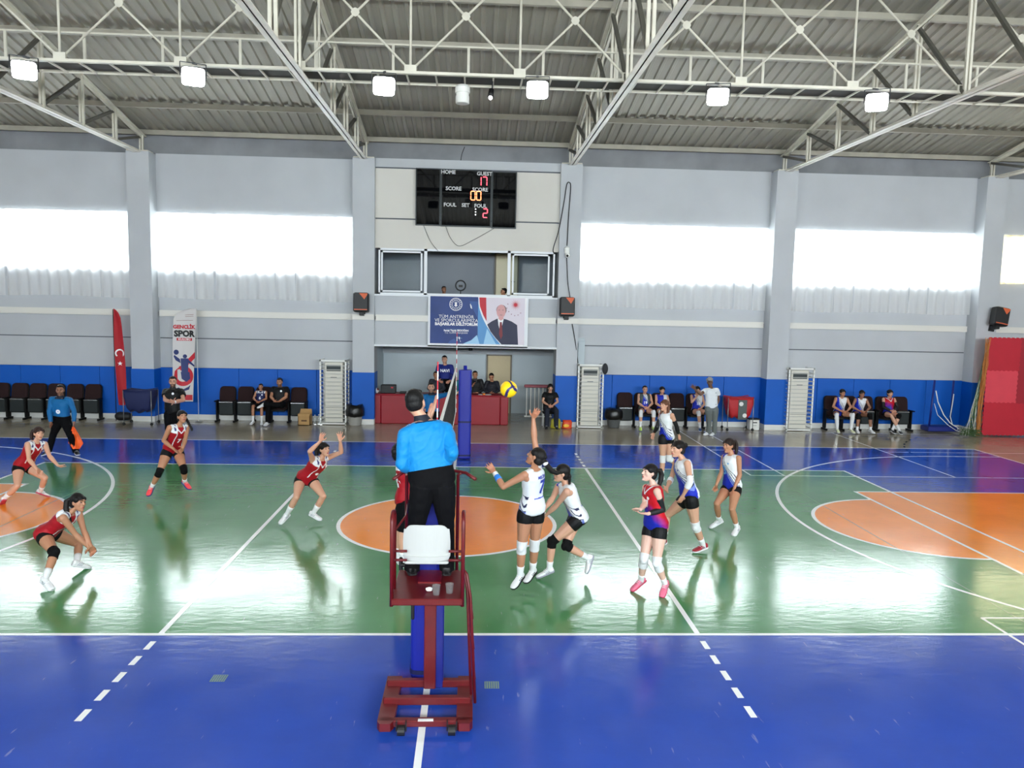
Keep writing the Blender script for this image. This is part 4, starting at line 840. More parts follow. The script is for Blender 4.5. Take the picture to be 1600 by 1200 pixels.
# red interlocking mats stacked upright
def mattile(x, z, s, mt, lab, y=14.2, th=.03):
    n = 14; pts = []
    def edge(p, q, ph):
        out = []; p, q = V((*p, 0)), V((*q, 0)); d = (q - p) / n; nn = V((d.y, -d.x, 0)).normalized() * .018
        for k in range(n):
            a = p + d * k; o_ = nn if (k + ph) % 2 else V((0, 0, 0)); out += [a + d * .08 + o_, a + d * .92 + o_]
        return out
    c = [(x, z), (x + s, z), (x + s, z + s), (x, z + s)]
    for i in range(4): pts += edge(c[i], c[(i + 1) % 4], i % 2)
    o = MB().prism([(p.x, p.y) for p in pts], (0, y, 0), (1, 0, 0), (0, 0, 1), -th).build('foam_mat', mt); return tag(o, lab, 'mat', 'red foam mats standing as a wall')
mr = [mat('foam_red', rgb(186, 22, 44), .6, bump=.15, bscale=60, var=.04, vscale=3), mat('foam_coral', rgb(216, 62, 78), .6, bump=.15, bscale=60, var=.04, vscale=3), mat('foam_dark_red', rgb(158, 20, 40), .6, bump=.15, bscale=60, var=.04, vscale=3)]
mlab = {(0, 0): 'red foam mat at the bottom left of the mat wall', (0, 1): 'coral pink foam mat, middle left of the mat wall, lighter than its neighbours', (0, 2): 'red foam mat at the top left of the mat wall, below the speaker', (1, 0): 'red foam mat at the bottom right edge of the mat wall', (1, 1): 'dark red foam mat right of the coral pink one', (1, 2): 'dark red foam mat at the top right of the mat wall'}
for i in range(2):
    for j in range(3):
        mattile(15.83 + i * .98, .05 + j * .98, .98, mr[1 if (i, j) == (0, 1) else 2 if i and j else 0], mlab.get((i, j), 'red foam mat beyond the right edge'), y=14.25 + .004 * ((i + j) % 2))
# rolled sports nets leaning beside the mats
e = thing('goal_net_heap', 'heap of loose green and orange goal netting leaning against the red mats', 'net', (15.6, 14.3, 0)); rr = random.Random(9)
for nm, mt, cnt in (('green_cord', mat('cord_green', rgb(70, 95, 55), .8), 46), ('orange_cord', mat('cord_orange', rgb(190, 120, 60), .8), 30), ('white_cord', mat('cord_white', rgb(200, 200, 190), .8), 8)):
    m = MB()
    for k in range(cnt):
        if nm == 'orange_cord': xx = 15.76 + rr.uniform(-.05, .03); pts = [(xx + rr.uniform(-.05, .03) - .12 * (1 - z / 3) , 14.2 + rr.uniform(-.1, .05), z) for z in (.03, .5, 1.0, 1.6, 2.2, 2.6 + rr.uniform(0, .4))]
        elif nm == 'green_cord' and k % 2: pts = [(15.1 + rr.uniform(0, .6), 14.2 + rr.uniform(-.25, .2), rr.uniform(.02, .25)) for _ in range(5)]
        else: pts = [(15.35 + rr.uniform(-.2, .25), 14.2 + rr.uniform(-.15, .1), .03), (15.5 + rr.uniform(-.1, .1), 14.22, .6 + rr.uniform(-.2, .2)), (15.62 + rr.uniform(-.08, .05), 14.25, 1.4), (15.74, 14.27, 2.1 + rr.uniform(0, .5))]
        m.tube(pts, .007, 5)
    m.build(nm, mt, e)
# spare portable posts
NVP = mat('post_navy_paint', rgb(18, 36, 120), .45); e = thing('portable_net_stand', 'blue wheeled stand with two posts and tangled white straps near the red mats', 'net stand', (15.0, 15.0, 0))
MB().rbox((14.45, 14.75, .05), (15.45, 15.2, .20), .02).build('base', NVP, e)
for x0, x1 in ((14.62, 14.72), (15.28, 15.33)): MB().tube([(x0, 15.0, .18), (x1, 15.05, 1.62)], .03, 10).build('post', NVP, e, smooth=True)
m = MB(); m.tube([(14.72, 14.95, 1.3), (14.80, 14.93, .95), (15.0, 14.9, .55), (15.2, 14.85, .3), (15.45, 14.7, .12), (15.6, 14.6, .04), (15.7, 14.6, .1), (15.5, 14.6, .18), (15.3, 14.65, .15)], .016, 6).tube([(14.70, 14.95, .9), (14.8, 14.9, .55), (15.1, 14.8, .25), (15.3, 14.7, .1), (15.5, 14.55, .05)], .010, 6).tube([(15.32, 14.98, 1.2), (15.28, 14.95, .9), (15.24, 14.95, .5), (15.3, 14.9, .25)], .014, 6); m.build('strap', TAPE, e, smooth=True)
# ring light in the booth
e = thing('ring_light', 'black ring light with a phone standing on the booth window sill', 'ring light', (-.04, 15.45, 3.91)); m = MB().tube([(-.04 + .15 * cos(2 * pi * k / 24), 15.45, 4.22 + .15 * sin(2 * pi * k / 24)) for k in range(25)], .02, 8, cap=False); m.build('ring', BLK, e, smooth=True); MB().box((-.10, 15.44, 4.17), (.02, 15.46, 4.24)).build('phone', BLK, e); MB().tube([(-.04, 15.45, 4.08), (-.04, 15.45, 3.9)], .012).build('stem', BLK, e); MB().box((-.24, 15.38, 3.905), (.12, 15.5, 3.93)).build('base', BLK, e)
# wall clutter at the conduit: small sockets
# seats
SB1 = mat('seat_fabric_maroon', rgb(34, 7, 10), .9, var=.1, vscale=20); SB2 = mat('seat_plastic_black', rgb(12, 12, 13), .6, spec=.2); SB3 = mat('seat_under_grey', rgb(36, 42, 43), .5, spec=.3)
def make_seat(folded):
    e = thing('auditorium_seat', 'x', 'seat', (0, 0, 0))
    def q(t, y): return y
    m = MB().loft([((0, .30 + .10 * t, .45 + .60 * t), (1, 0, 0), (0, 1, -.16), wd, .035) for t, wd in ((0, .20), (.02, .225), (.3, .235), (.7, .235), (.88, .225), (.96, .19), (1, .13))], 20, sq=4); m.build('backrest', SB1, e, smooth=True)
    m = MB().loft([((0, .345 + .10 * t, .40 + .645 * t), (1, 0, 0), (0, 1, -.16), wd, .025) for t, wd in ((0, .225), (.3, .25), (.7, .25), (.88, .24), (.97, .2), (1, .15))], 20, sq=4); m.build('back_shell', SB2, e, smooth=True)
    if folded:
        m = MB().rbox((-.215, .16, .20), (.215, .25, .62), .025); m.build('seat_pan', SB3, e); MB().box((-.20, .152, .585), (.20, .165, .60)).build('metal_strip', mat('chrome', (.6, .6, .6), .25, 1), e); MB().rbox((-.20, .25, .2), (.20, .30, .60), .02).build('seat_cushion', SB1, e)
    else:
        MB().rbox((-.215, -.12, .37), (.215, .30, .42), .02).build('seat_pan', SB3, e); MB().rbox((-.21, -.13, .42), (.21, .30, .47), .025).build('seat_cushion', SB1, e)
    for s in (-1, 1):
        MB().rbox((s * .265 - .025, -.02, .62), (s * .265 + .025, .34, .65), .01).build('armrest', SB2, e); MB().rbox((s * .265 - .018, .12, .06), (s * .265 + .018, .32, .63), .008).build('side_frame', SB2, e); MB().box((s * .265 - .022, .02, 0), (s * .265 + .022, .40, .05)).build('foot', SB2, e)
    return e
SF = make_seat(True); SO = make_seat(False); used = {SF: 0, SO: 0}
def seat(x, folded, lab, grp, y=14.95):
    s = SF if folded else SO
    if not used[s]: used[s] = 1; r = s; r.location = (x, y, 0)
    else: r = dup(s, (x, y, 0))
    r['label'] = lab; r['group'] = grp
rows = [('left bench row', [(-13.63, 1, 'folded maroon seat cut off by the left edge of the picture'), (-13.08, 1, 'folded maroon seat, leftmost whole seat at the left edge'), (-12.56, 1, 'folded maroon seat second from the left edge'), (-12.03, 1, 'folded maroon seat just left of the line judge in blue'), (-11.48, 1, 'folded maroon seat just behind the right shoulder side of the line judge'), (-10.95, 1, 'folded maroon seat at the right end of the left row, before the feather flag')]),
        ('bench row left of the caged unit', [(-7.0, 1, 'folded maroon seat right of the tall banner, leftmost of its row'), (-6.46, 1, 'folded maroon seat left of the seated child in a white and navy top'), (-5.93, 0, 'maroon seat under the child in a white and navy top'), (-5.40, 0, 'maroon seat under the bearded man in black'), (-4.88, 1, 'folded maroon seat right of the bearded man, behind the cardboard box')]),
        ('bench row right of the recess', [(5.08, 1, 'folded maroon seat leftmost in the row behind the white team'), (5.62, 0, 'maroon seat under the player in a grey vest'), (6.16, 0, 'maroon seat under the player in a blue top beside the grey vest'), (6.70, 1, 'empty folded maroon seat between the bench players on the right'), (7.24, 0, 'maroon seat under the bench player beside the standing man')]),
        ('far right bench row', [(11.62, 0, 'maroon seat under the leftmost far right bench player'), (12.16, 0, 'maroon seat under the middle far right bench player'), (12.70, 1, 'folded maroon seat between the far right bench players'), (13.28, 0, 'maroon seat under the bench player in a red and navy top'), (13.82, 1, 'folded maroon seat at the right end of the far right row')])]
for g, ss in rows:
    for x, f_, lab in ss: seat(x, f_, lab, g)
# ------------------------------------------------------------------ people
def lerp(a, b, t): return a + (b - a) * t
SKIN = mat('skin', (1, 1, 1), .5, attr='Col', bump=.03, bscale=40); HAIR = mat('hair_dark', (1, 1, 1), .55, spec=.3, attr='Col', bump=.3, bscale=90, stretch=(1, 1, .25))
CLOTH = mat('jersey_cloth', (1, 1, 1), .62, attr='Col', bump=.12, bscale=26, sheen=.03, spec=.3); SPAN = mat('black_spandex', rgb(10, 10, 13), .6, bump=.05, bscale=30, spec=.25); TROU = mat('trousers_black', rgb(8, 8, 11), .85, spec=.15, bump=.15, bscale=12)
PADB = mat('knee_pad_black', rgb(8, 8, 9), .85, spec=.2, bump=.1, bscale=60); PADW = mat('knee_pad_white', rgb(222, 222, 224), .7, bump=.1, bscale=60); SOCK = mat('sock_white', rgb(228, 228, 230), .85); SOLE = mat('shoe_sole_white', rgb(225, 225, 228), .5)
SHW = mat('shoe_white', rgb(232, 232, 234), .5, bump=.08, bscale=50); EYEM = mat('eye', (1, 1, 1), .25, attr='Col')
SK = {'light': rgb(206, 156, 130), 'pale': rgb(222, 180, 162), 'tan': rgb(182, 128, 98), 'brown': rgb(150, 104, 80), 'dark': rgb(110, 78, 60)}
def body_frame(J):
    pel, neck = V(J['pel']), V(J['neck']); up = (neck - pel).normalized()
    rs = (V(J['sR']) - V(J['sL'])); rh = (V(J['hR']) - V(J['hL']))
    rs = (rs - up * rs.dot(up)).normalized(); rh = (rh - up * rh.dot(up)).normalized()
    if rh.dot(rs) < 0: rh = rs.copy()
    return pel, neck, up, rs, rh
FEM = [(-.20, .060, .055, -.005), (-.14, .115, .085, -.012), (-.05, .158, .108, -.016), (.06, .166, .112, -.014), (.18, .150, .102, -.006), (.34, .124, .088, .004), (.50, .130, .092, .006), (.68, .146, .106, .014), (.80, .152, .108, .014), (.90, .146, .090, .004), (.96, .108, .070, -.002), (1.0, .060, .054, -.004)]
MAL = [(-.20, .065, .060, 0), (-.14, .118, .090, -.008), (-.05, .156, .110, -.010), (.06, .164, .116, -.004), (.18, .160, .118, .006), (.34, .156, .116, .010), (.50, .164, .118, .008), (.68, .178, .124, .010), (.80, .184, .124, .008), (.90, .172, .100, .002), (.96, .120, .076, -.002), (1.0, .066, .060, -.004)]
def torso(mb, J, s, male, infl=0., t0=-1., t1=2., wide=1., n=26):
    pel, neck, up, rs, rh = body_frame(J); tab = MAL if male else FEM; rings = []
    ts = [r[0] for r in tab]
    want = sorted(set([t for t in ts if t0 < t < t1] + [max(t0, ts[0]), min(t1, ts[-1])]))
    for t in want:
        for i in range(len(ts) - 1):
            if ts[i] <= t <= ts[i + 1]: k = (t - ts[i]) / (ts[i + 1] - ts[i]); a, b, c = [lerp(tab[i][q], tab[i + 1][q], k) for q in (1, 2, 3)]; break
        tt = min(max(t, 0), 1); r = rh.lerp(rs, tt ** 1.0 if tt > 0 else 0).normalized(); f = up.cross(r).normalized()
        L = (neck - pel).length; cen = pel + up * (t * L) + f * (c * s)
        rings.append((cen, r, f, (a * wide) * s + infl, b * s + infl))
    mb.loft(rings, n, sq=2.35); return rings
def limb(mb, p, q, prof, s, infl=0., n=12, t0=0., t1=1.):
    p, q = V(p), V(q); d = (q - p); u = d.orthogonal().normalized(); v_ = d.normalized().cross(u); rings = []
    for t, r in prof:
        if t0 - 1e-6 <= t <= t1 + 1e-6: rings.append((p + d * t, u, v_, r * s + infl, r * s + infl))
    if len(rings) > 1: mb.loft(rings, n)
UARM = [(0, .047), (.15, .049), (.35, .045), (.6, .040), (.85, .036), (1, .036)]; FARM = [(0, .036), (.15, .040), (.35, .039), (.6, .032), (.85, .025), (1, .024)]
THI = [(0, .093), (.12, .096), (.3, .090), (.55, .077), (.8, .061), (1, .053)]; CALF = [(0, .050), (.12, .052), (.3, .056), (.5, .050), (.75, .038), (.92, .033), (1, .034)]
def sample(prof, t):
    for i in range(len(prof) - 1):
        if prof[i][0] <= t <= prof[i + 1][0]: return lerp(prof[i][1], prof[i + 1][1], (t - prof[i][0]) / (prof[i + 1][0] - prof[i][0]))
    return prof[-1][1]
def seg(mb, p, q, prof, t0, t1, s, infl, n=14, m=6, flare=0.):
    P = [(t0 + (t1 - t0) * k / m) for k in range(m + 1)]; limb(mb, p, q, [(t, sample(prof, t) + flare * (t - t0)) for t in P], s, infl, n, -1, 2)
def hand(mb, w, e, f, s, n_, curl=.35, spread=.12, big=1.):
    """palm + four fingers + thumb, w wrist, f fingertip direction point, n_ palm normal"""
    w, e, f, n_ = V(w), V(e), V(f), V(n_); d = (f - w).normalized(); n_ = (n_ - d * n_.dot(d))
    n_ = n_.normalized() if n_.length > 1e-3 else d.orthogonal().normalized(); sd = d.cross(n_).normalized(); h = s * big
    mb.loft([(w - d * .005, sd, n_, .024 * h, .019 * h), (w + d * .03 * h, sd, n_, .036 * h, .017 * h), (w + d * .065 * h, sd, n_, .042 * h, .016 * h), (w + d * .09 * h, sd, n_, .040 * h, .014 * h), (w + d * .098 * h, sd, n_, .03 * h, .010 * h)], 12, sq=2.6)
    for k, (o, L, sp) in enumerate(((.030, .070, 1.2), (.010, .080, .4), (-.011, .074, -.4), (-.031, .058, -1.25))):
        b = w + d * (.082 * h) + sd * (o * h); dd = (d + sd * (spread * sp) ).normalized(); a = curl * (1 + .15 * k)
        p1 = b + (dd * cos(a * .6) + n_ * sin(a * .6)) * (L * .45 * h); p2 = p1 + (dd * cos(a * 1.5) + n_ * sin(a * 1.5)) * (L * .32 * h); p3 = p2 + (dd * cos(a * 2.2) + n_ * sin(a * 2.2)) * (L * .25 * h)
        mb.cap(b, p1, .0098 * h, .0092 * h, 8); mb.cap(p1, p2, .0092 * h, .0085 * h, 8); mb.cap(p2, p3, .0085 * h, .0075 * h, 8)
    b = w + d * .025 * h + sd * .030 * h; t1 = b + (d * .55 + sd * .75 + n_ * .25).normalized() * .042 * h; t2 = t1 + (d * .85 + sd * .4 + n_ * .35).normalized() * .034 * h
    mb.cap(b, t1, .0135 * h, .0115 * h, 8); mb.cap(t1, t2, .0115 * h, .0095 * h, 8)
def head_axes(J, face):
    hd, nk = V(J['head']), V(J['neck']); f = V(face).normalized(); u0 = (hd - nk).normalized() * .4 + V((0, 0, 1)) * .9
    r = f.cross(u0).normalized(); u = r.cross(f).normalized(); return hd, r, f, u
def head(mb, J, face, s, male):
    c, r, f, u = head_axes(J, face); A = (r, f, u); k = s * (1.05 if male else 1.0)
    def P(x, y, z): return c + (r * x + f * y + u * z) * k
    mb.ell(P(0, -.008, .028), A, (.074 * k, .094 * k, .090 * k), 22, 14)                       # skull
    mb.loft([(P(0, .012, .035), r, f, .068 * k, .080 * k), (P(0, .018, .0), r, f, .066 * k, .076 * k), (P(0, .024, -.04), r, f, .058 * k, .068 * k), (P(0, .032, -.078), r, f, .043 * k, .054 * k), (P(0, .042, -.104), r, f, .026 * k, .034 * k), (P(0, .046, -.112), r, f, .014 * k, .02 * k)], 20)
    mb.ell(P(0, .092, .034), A, (.052 * k, .014 * k, .012 * k), 12, 6)                          # brow
    mb.loft([(P(0, .094, .022), r, f, .007 * k, .008 * k), (P(0, .106, -.004), r, f, .010 * k, .012 * k), (P(0, .113, -.020), r, f, .016 * k, .014 * k), (P(0, .104, -.030), r, f, .015 * k, .010 * k)], 10)
    mb.ell(P(0, .092, -.053), A, (.026 * k, .012 * k, .007 * k), 10, 6); mb.ell(P(0, .090, -.066), A, (.022 * k, .012 * k, .007 * k), 10, 6)
    mb.ell(P(0, .084, -.098), A, (.020 * k, .014 * k, .014 * k), 10, 6)                         # chin
    for sx in (-1, 1):
        mb.ell(P(sx * .036, .060, -.018), A, (.028 * k, .026 * k, .028 * k), 12, 8); mb.ell(P(sx * .073, -.002, .0), A, (.010 * k, .018 * k, .030 * k), 10, 7)
    mb.loft([(V(J['neck']).lerp(c, -.12), r, f, .058 * k, .056 * k), (V(J['neck']).lerp(c, .25), r, f, (.056 if male else .047) * k, (.056 if male else .048) * k), (P(0, -.012, -.055), r, f, (.056 if male else .046) * k, (.058 if male else .05) * k), (P(0, -.01, -.02), r, f, .05 * k, .055 * k)], 16)
    return c, r, f, u, k
def face_paint(c, r, f, u, k, skin, beard=0., lips=rgb(176, 84, 82), hands=None, tip=None):
    dk = tuple(x * .8 for x in skin)
    def fn(co, no):
        d = V(co) - c; x, y, z = d.dot(r) / k, d.dot(f) / k, d.dot(u) / k
        if d.length < .2 * k and y > .06:
            if abs(x) < .021 and -.069 < z < -.051: return lips
            if beard and z < -.035 and abs(x) < .07: return tuple(lerp(skin[i], rgb(40, 30, 26)[i], beard) for i in range(3))
        elif beard and d.length < .16 and y > -.01 and z < -.03: return tuple(lerp(skin[i], rgb(40, 30, 26)[i], beard) for i in range(3))
        if tip:
            for t in tip:
                if (V(co) - V(t)).length < .13: return (skin[0] * 1.0, skin[1] * .88, skin[2] * .86)
        return skin
    return fn
def eyes(root, c, r, f, u, k, hi):
    for sx in (-1, 1):
        e = c + (r * (sx * .031) + f * .083 + u * .012) * k; m = MB().ell(e, (r, f, u), (.0155 * k, .011 * k, .0065 * k), 14, 8)
        def fn(co, no, e=e):
            d = V(co) - e; return rgb(30, 20, 16) if (abs(d.dot(r)) < .0105 * k) else rgb(185, 176, 170)
        o = m.build('eye', EYEM, root, smooth=True); paint(o, fn)
        m = MB(); P = [c + (r * (sx * a) + f * b + u * z) * k for a, b, z in ((.014, .102, .036), (.030, .100, .043), (.048, .088, .038))]
        m.tube(P, [.0045 * k, .0058 * k, .004 * k], 6); m.build('eyebrow', mat('eyebrow_dark', rgb(36, 24, 20), .8), root, smooth=True)
def hair(root, J, face, s, style, col, res, pts=None, male=False, band=None, hw=False):
    c, r, f, u = head_axes(J, face); k = s * (1.05 if male else 1.); A = (r, f, u); mb = MB()
    def P(x, y, z): return c + (r * x + f * y + u * z) * k
    if style == 'short':
        mb.ell(P(0, -.022, .046), A, (.079 * k, .092 * k, .082 * k), 20, 12); mb.ell(P(0, -.036, .0), A, (.074 * k, .070 * k, .072 * k), 18, 10); mb.ell(P(0, .050, .098), A, (.052 * k, .036 * k, .022 * k), 14, 8)
    elif style == 'curly':
        rr = random.Random(5); mb.ell(P(0, -.024, .046), A, (.084 * k, .094 * k, .086 * k), 18, 12)
        for q in range(40):
            a, b = rr.uniform(0, 6.28), rr.uniform(.15, 1.35); x, y, z = .084 * cos(a) * sin(b), -.024 + .094 * sin(a) * sin(b), .05 + .086 * cos(b)
            mb.sph(P(x, y, z), .022 * k, nu=8, nv=6)
    else:
        mb.ell(P(0, -.013, .046), A, (.082 * k, .100 * k, .090 * k), 22, 14); mb.ell(P(0, -.045, -.012), A, (.074 * k, .062 * k, .080 * k), 16, 10)
        for sx in (-1, 1): mb.ell(P(sx * .064, .022, .048), A, (.022 * k, .052 * k, .040 * k), 12, 8)
    if style == 'pony':
        b = P(0, -.100, .062); mb.sph(b, .026 * k)
        T = (None if hw else pts) or [(0, -.10, .06), (0, -.15, .065), (0, -.185, .01), (0, -.19, -.06), (0, -.18, -.13), (0, -.17, -.18)]
        T = [c + V(p) for p in pts] if hw else [P(*p) for p in T]; b = T[0]; mb.tube(T, [.022 * k] + [.036 * k] * (len(T) - 3) + [.028 * k, .010 * k], 12)
    elif style == 'bun': mb.ell(P(0, -.118, .058), A, (.042 * k, .036 * k, .042 * k), 14, 10)
    elif style == 'braid':
        T = [c + V(p) for p in pts] if hw else [P(*p) for p in (pts or [(0, -.09, .02), (0, -.12, -.03), (.02, -.12, -.12), (.03, -.10, -.22), (.03, -.09, -.32)])]
        for i in range(len(T) - 1):
            for q in range(4): p = T[i].lerp(T[i + 1], q / 4.); w_ = 1 - .35 * (i + q / 4) / (len(T) - 1); mb.ell(p + r * .006 * (1 if q % 2 else -1), A, (.026 * k * w_, .024 * k * w_, .024 * k * w_), 10, 7)
    elif style == 'long':
        for sx in (-1, 0, 1): mb.tube([P(sx * .06, -.03 - .04 * (1 - abs(sx)), .04), P(sx * .085, -.03 - .05 * (1 - abs(sx)), -.05), P(sx * .088, -.01 - .06 * (1 - abs(sx)), -.15), P(sx * .085, .0 - .06 * (1 - abs(sx)), -.24)], [.034 * k, .034 * k, .032 * k, .016 * k], 10)
    o = mb.build('hair', HAIR, root, remesh=res, sm=1); paint(o, lambda co, n: tuple(x * (1 + .35 * noise.noise(V(co) * 55)) for x in col)); return o
def shoe(root, a, t, kn, s, upper, sole, name='shoe', big=1., accent=None):
    accent = accent or mat('shoe_accent_grey', rgb(150, 155, 165), .5)
    a, t = V(a), V(t); d = (t - a); up = V((0, 0, 1)) if abs(d.normalized().z) < .75 else (V(kn) - a).normalized()
    dz = d.normalized(); up = (up - dz * up.dot(dz)).normalized(); fw = dz; 
    # foot axis: heel below ankle
    floor_dir = -up; L = .262 * s * big; heel = a + floor_dir * (.052 * s) - fw * .055 * s; sd = fw.cross(up)
    tilt = (t - a); low = t + floor_dir * .0
    ax = (t + fw * .062 * s + floor_dir * .004 * s - heel).normalized(); upn = sd.cross(ax).normalized()
    m = MB(); n = 14
    for x0, w_, h0, h1 in [(0, 0, 0, 0)][:0]: pass
    prof = [(0, .022, .006, .050), (.03, .033, .002, .066), (.10, .037, 0, .070), (.22, .037, 0, .072), (.38, .037, 0, .058), (.55, .042, 0, .044), (.72, .046, 0, .036), (.86, .042, .002, .031), (.95, .032, .005, .026), (1, .014, .010, .020)]
    rings = []
    for q, w_, h0, h1 in prof: rings.append((heel + ax * (q * L) + upn * ((h0 + h1) / 2 * s + .012 * s), sd, upn, w_ * s * big, (h1 - h0) / 2 * s + .004))
    m.loft(rings, n, sq=2.6); m.loft([(a + upn * .0 - fw * .006, sd, fw, .036 * s, .046 * s), (a + upn * .03 * s, sd, fw, .037 * s, .044 * s)], 14); u_ = m.build(name, upper, root, smooth=True)
    m = MB(); rings = []
    for q, w_, h0, h1 in prof: rings.append((heel + ax * (q * L) + upn * (.010 * s + h0 * s), sd, upn, (w_ + .003) * s * big, .013 * s))
    m.loft(rings, n, sq=4); m.build('sole', sole, u_)
    m = MB()
    for q in (.34, .42, .50): p = heel + ax * (q * L) + upn * (sample([(b[0], b[3]) for b in prof], q) * s + .019 * s); m.bar(p - sd * .022 * s, p + sd * .022 * s, .008 * s, .005 * s)
    m.build('laces', mat('lace_white', rgb(240, 240, 240), .8), u_)
    for sx in (-1, 1):
        m = MB(); p = heel + ax * (.34 * L) + upn * .030 * s; 
        for q in (0, .09, .18): m.bar(heel + ax * ((.22 + q) * L) + sd * sx * .0375 * s * big + upn * .022 * s, heel + ax * ((.32 + q) * L) + sd * sx * .034 * s * big + upn * .058 * s, .008 * s, .006 * s, up=sd)
        m.build('side_stripe', accent, u_)
def person(J, face, label, s=None, H=1.72, male=False, skin='light', res=.0075, hairst='pony', hcol=rgb(15, 11, 11), hpts=None, top='tank', tcol=None, bottom='shorts', bcol=None, knee=('b', 'b'), shoes=None, sole=None, sock=.16,
           group=None, nl=None, nr=None, curl=(.35, .35), spread=(.12, .12), beard=0., extras=None, handed=True, hem=-.10, wide=1., detail=True, tight=None, fold=1., legs=True, arms=True, kneelo=0., accent=None):
    s = H / 1.72; skc = SK[skin] if isinstance(skin, str) else skin; pel, neck, up, rs, rh = body_frame(J); fwd = up.cross(rs).normalized()
    g = lambda n: V(J[n])
    low = min(g('aL').z, g('aR').z) - .085 * s
    root = thing('person', label, 'person', (pel.x, pel.y, max(0, low)), group); am = 1.14 if male else 1.0
    # ---- body
    mb = MB(); torso(mb, J, s, male, wide=wide); c, r, f, u, k = head(mb, J, face, s, male)
    tops = neck - up * .055 * s
    for S_ in 'LR':
        sh, el, wr, fi, hp, kn, an, to = [g(x + S_) for x in ('s', 'e', 'w', 'f', 'h', 'k', 'a', 't')]; sg = 1 if S_ == 'R' else -1
        mb.cap(neck - up * .045 * s, sh, .046 * s * am, .050 * s * am, 12); mb.sph(sh, .052 * s * am)
        chest = pel.lerp(neck, .78) + rs * sg * .10 * s; mb.cap(chest, sh - up * .02, .055 * s * am, .045 * s * am, 10)
        limb(mb, sh, el, UARM, s * am); mb.sph(el, .037 * s * am); limb(mb, el, wr, FARM, s * am); mb.sph(wr, .025 * s * am)
        nn = nl if S_ == 'L' else nr
        if nn is None: nn = rs * -sg * 1.0 + fwd * .2
        cu = curl[0 if S_ == 'L' else 1]; sp = spread[0 if S_ == 'L' else 1]; hand(mb, wr, el, fi, s, nn if S_ == 'L' else nn, cu, sp, 1.1 if male else 1.0)
        if legs:
            mb.cap(hp + V(rh) * sg * .0, hp.lerp(kn, .15), .090 * s, .088 * s, 14); limb(mb, hp, kn, THI, s * (1.03 if male else 1)); mb.sph(kn, .053 * s); limb(mb, kn, an, CALF, s); mb.cap(an, an + (to - an) * .6, .032 * s, .028 * s)
            side = (an - kn).normalized(); bk = -(up * .0 + fwd); 
    tips = [J['fL'], J['fR']]
    if pts_ := extras and extras.get('merge'): pts_(mb)
    bo = mb.build('body', SKIN, root, remesh=res, sm=3); paint(bo, face_paint(c, r, f, u, k, skc, beard, lips=(rgb(170, 78, 78) if not male else tuple(x * .72 for x in skc)), tip=tips))
    if detail: eyes(root, c, r, f, u, k, True)
    hair(root, J, face, s, hairst, hcol, res, hpts, male, hw=bool(hpts))
    # ---- top
    inf = .013 if top in ('tank', 'tee') else .016
    if tight is not None: inf = tight
    mb = MB(); torso(mb, J, s, male, infl=inf, t0=.12 if top == 'long' else hem, t1=.975, wide=wide)
    for S_ in 'LR':
        sh, el, wr = g('s' + S_), g('e' + S_), g('w' + S_); sg = 1 if S_ == 'R' else -1; a0 = neck - up * .045 * s
        if top == 'tank':
            mb.cap(a0, a0.lerp(sh, .80), .055 * s, .056 * s, 14); chest = pel.lerp(neck, .74) + rs * sg * .10 * s; mb.cap(chest, a0.lerp(sh, .74) - up * .01, .062 * s, .050 * s, 12)
        else:
            mb.cap(a0, sh, .053 * s * am, .057 * s * am, 14); chest = pel.lerp(neck, .74) + rs * sg * .10 * s; mb.cap(chest, sh - up * .02, .064 * s * am, .054 * s * am, 12)
            if top == 'tee': seg(mb, sh, el, UARM, 0, .55, s * am, .013, flare=.03)
            else: seg(mb, sh, el, UARM, 0, 1, s * am, .013); mb.sph(el, .037 * s * am + .013); seg(mb, el, wr, FARM, 0, .96, s * am, .012)
    jo = mb.build('jersey' if top == 'tank' else 'shirt', CLOTH, root, remesh=res, sm=3)
    L = (neck - pel).length
    rng = V((c.x * 3.7, c.y * 2.1, 5))
    deform(jo, lambda p: (fold - 1) * .0035 * (1 - abs(noise.noise(V(((p.x + p.z * .7) * 5, p.y * 6, (p.z - p.x * .7) * 13))))) ** 4 + .0050 * noise.noise(V(((p.x + rng.x) * 9, (p.y + rng.y) * 9, p.z * 16))) + .003 * noise.noise(p * 24))        # soft folds
    def cf(co, no):
        d = V(co) - pel; t = d.dot(up) / L; x = d.dot(rs) / s; y = d.dot(fwd) / s; return tcol(x, y, t, V(co))
    paint(jo, cf if callable(tcol) else (lambda co, n: tcol))
    # ---- bottom
    if legs:
        mb = MB()
        if bottom == 'shorts': torso(mb, J, s, male, infl=.007, t0=-.2, t1=.14, wide=wide)
        else: torso(mb, J, s, male, infl=.025 if top == 'long' else .010, t0=-.2, t1=.20 if top == 'long' else .14, wide=wide)
        for S_ in 'LR':
            hp, kn, an = g('h' + S_), g('k' + S_), g('a' + S_)
            if bottom == 'shorts': mb.cap(hp, hp.lerp(kn, .05), .102 * s, .103 * s, 14); seg(mb, hp, kn, THI, 0, .27, s, .009)
            elif bottom == 'loose': mb.cap(hp, hp.lerp(kn, .05), .10 * s, .10 * s, 14); seg(mb, hp, kn, THI, 0, .85, s, .018, flare=.02)
            else: mb.cap(hp, hp.lerp(kn, .08), .102 * s, .100 * s, 14); seg(mb, hp, kn, THI, 0, 1, s, .018); mb.sph(kn, .072 * s); seg(mb, kn, an, [(0, .054), (.5, .055), (1, .052)], 0, 1.04, s, .018)
        so = mb.build('trousers' if bottom == 'pants' else 'shorts', bcol or (SPAN if bottom == 'shorts' else TROU), root, remesh=res, sm=2)
        if bottom != 'shorts':
            deform(so, lambda p: .006 * noise.noise(V((p.x * 8, p.y * 8, p.z * 14)) + rng))
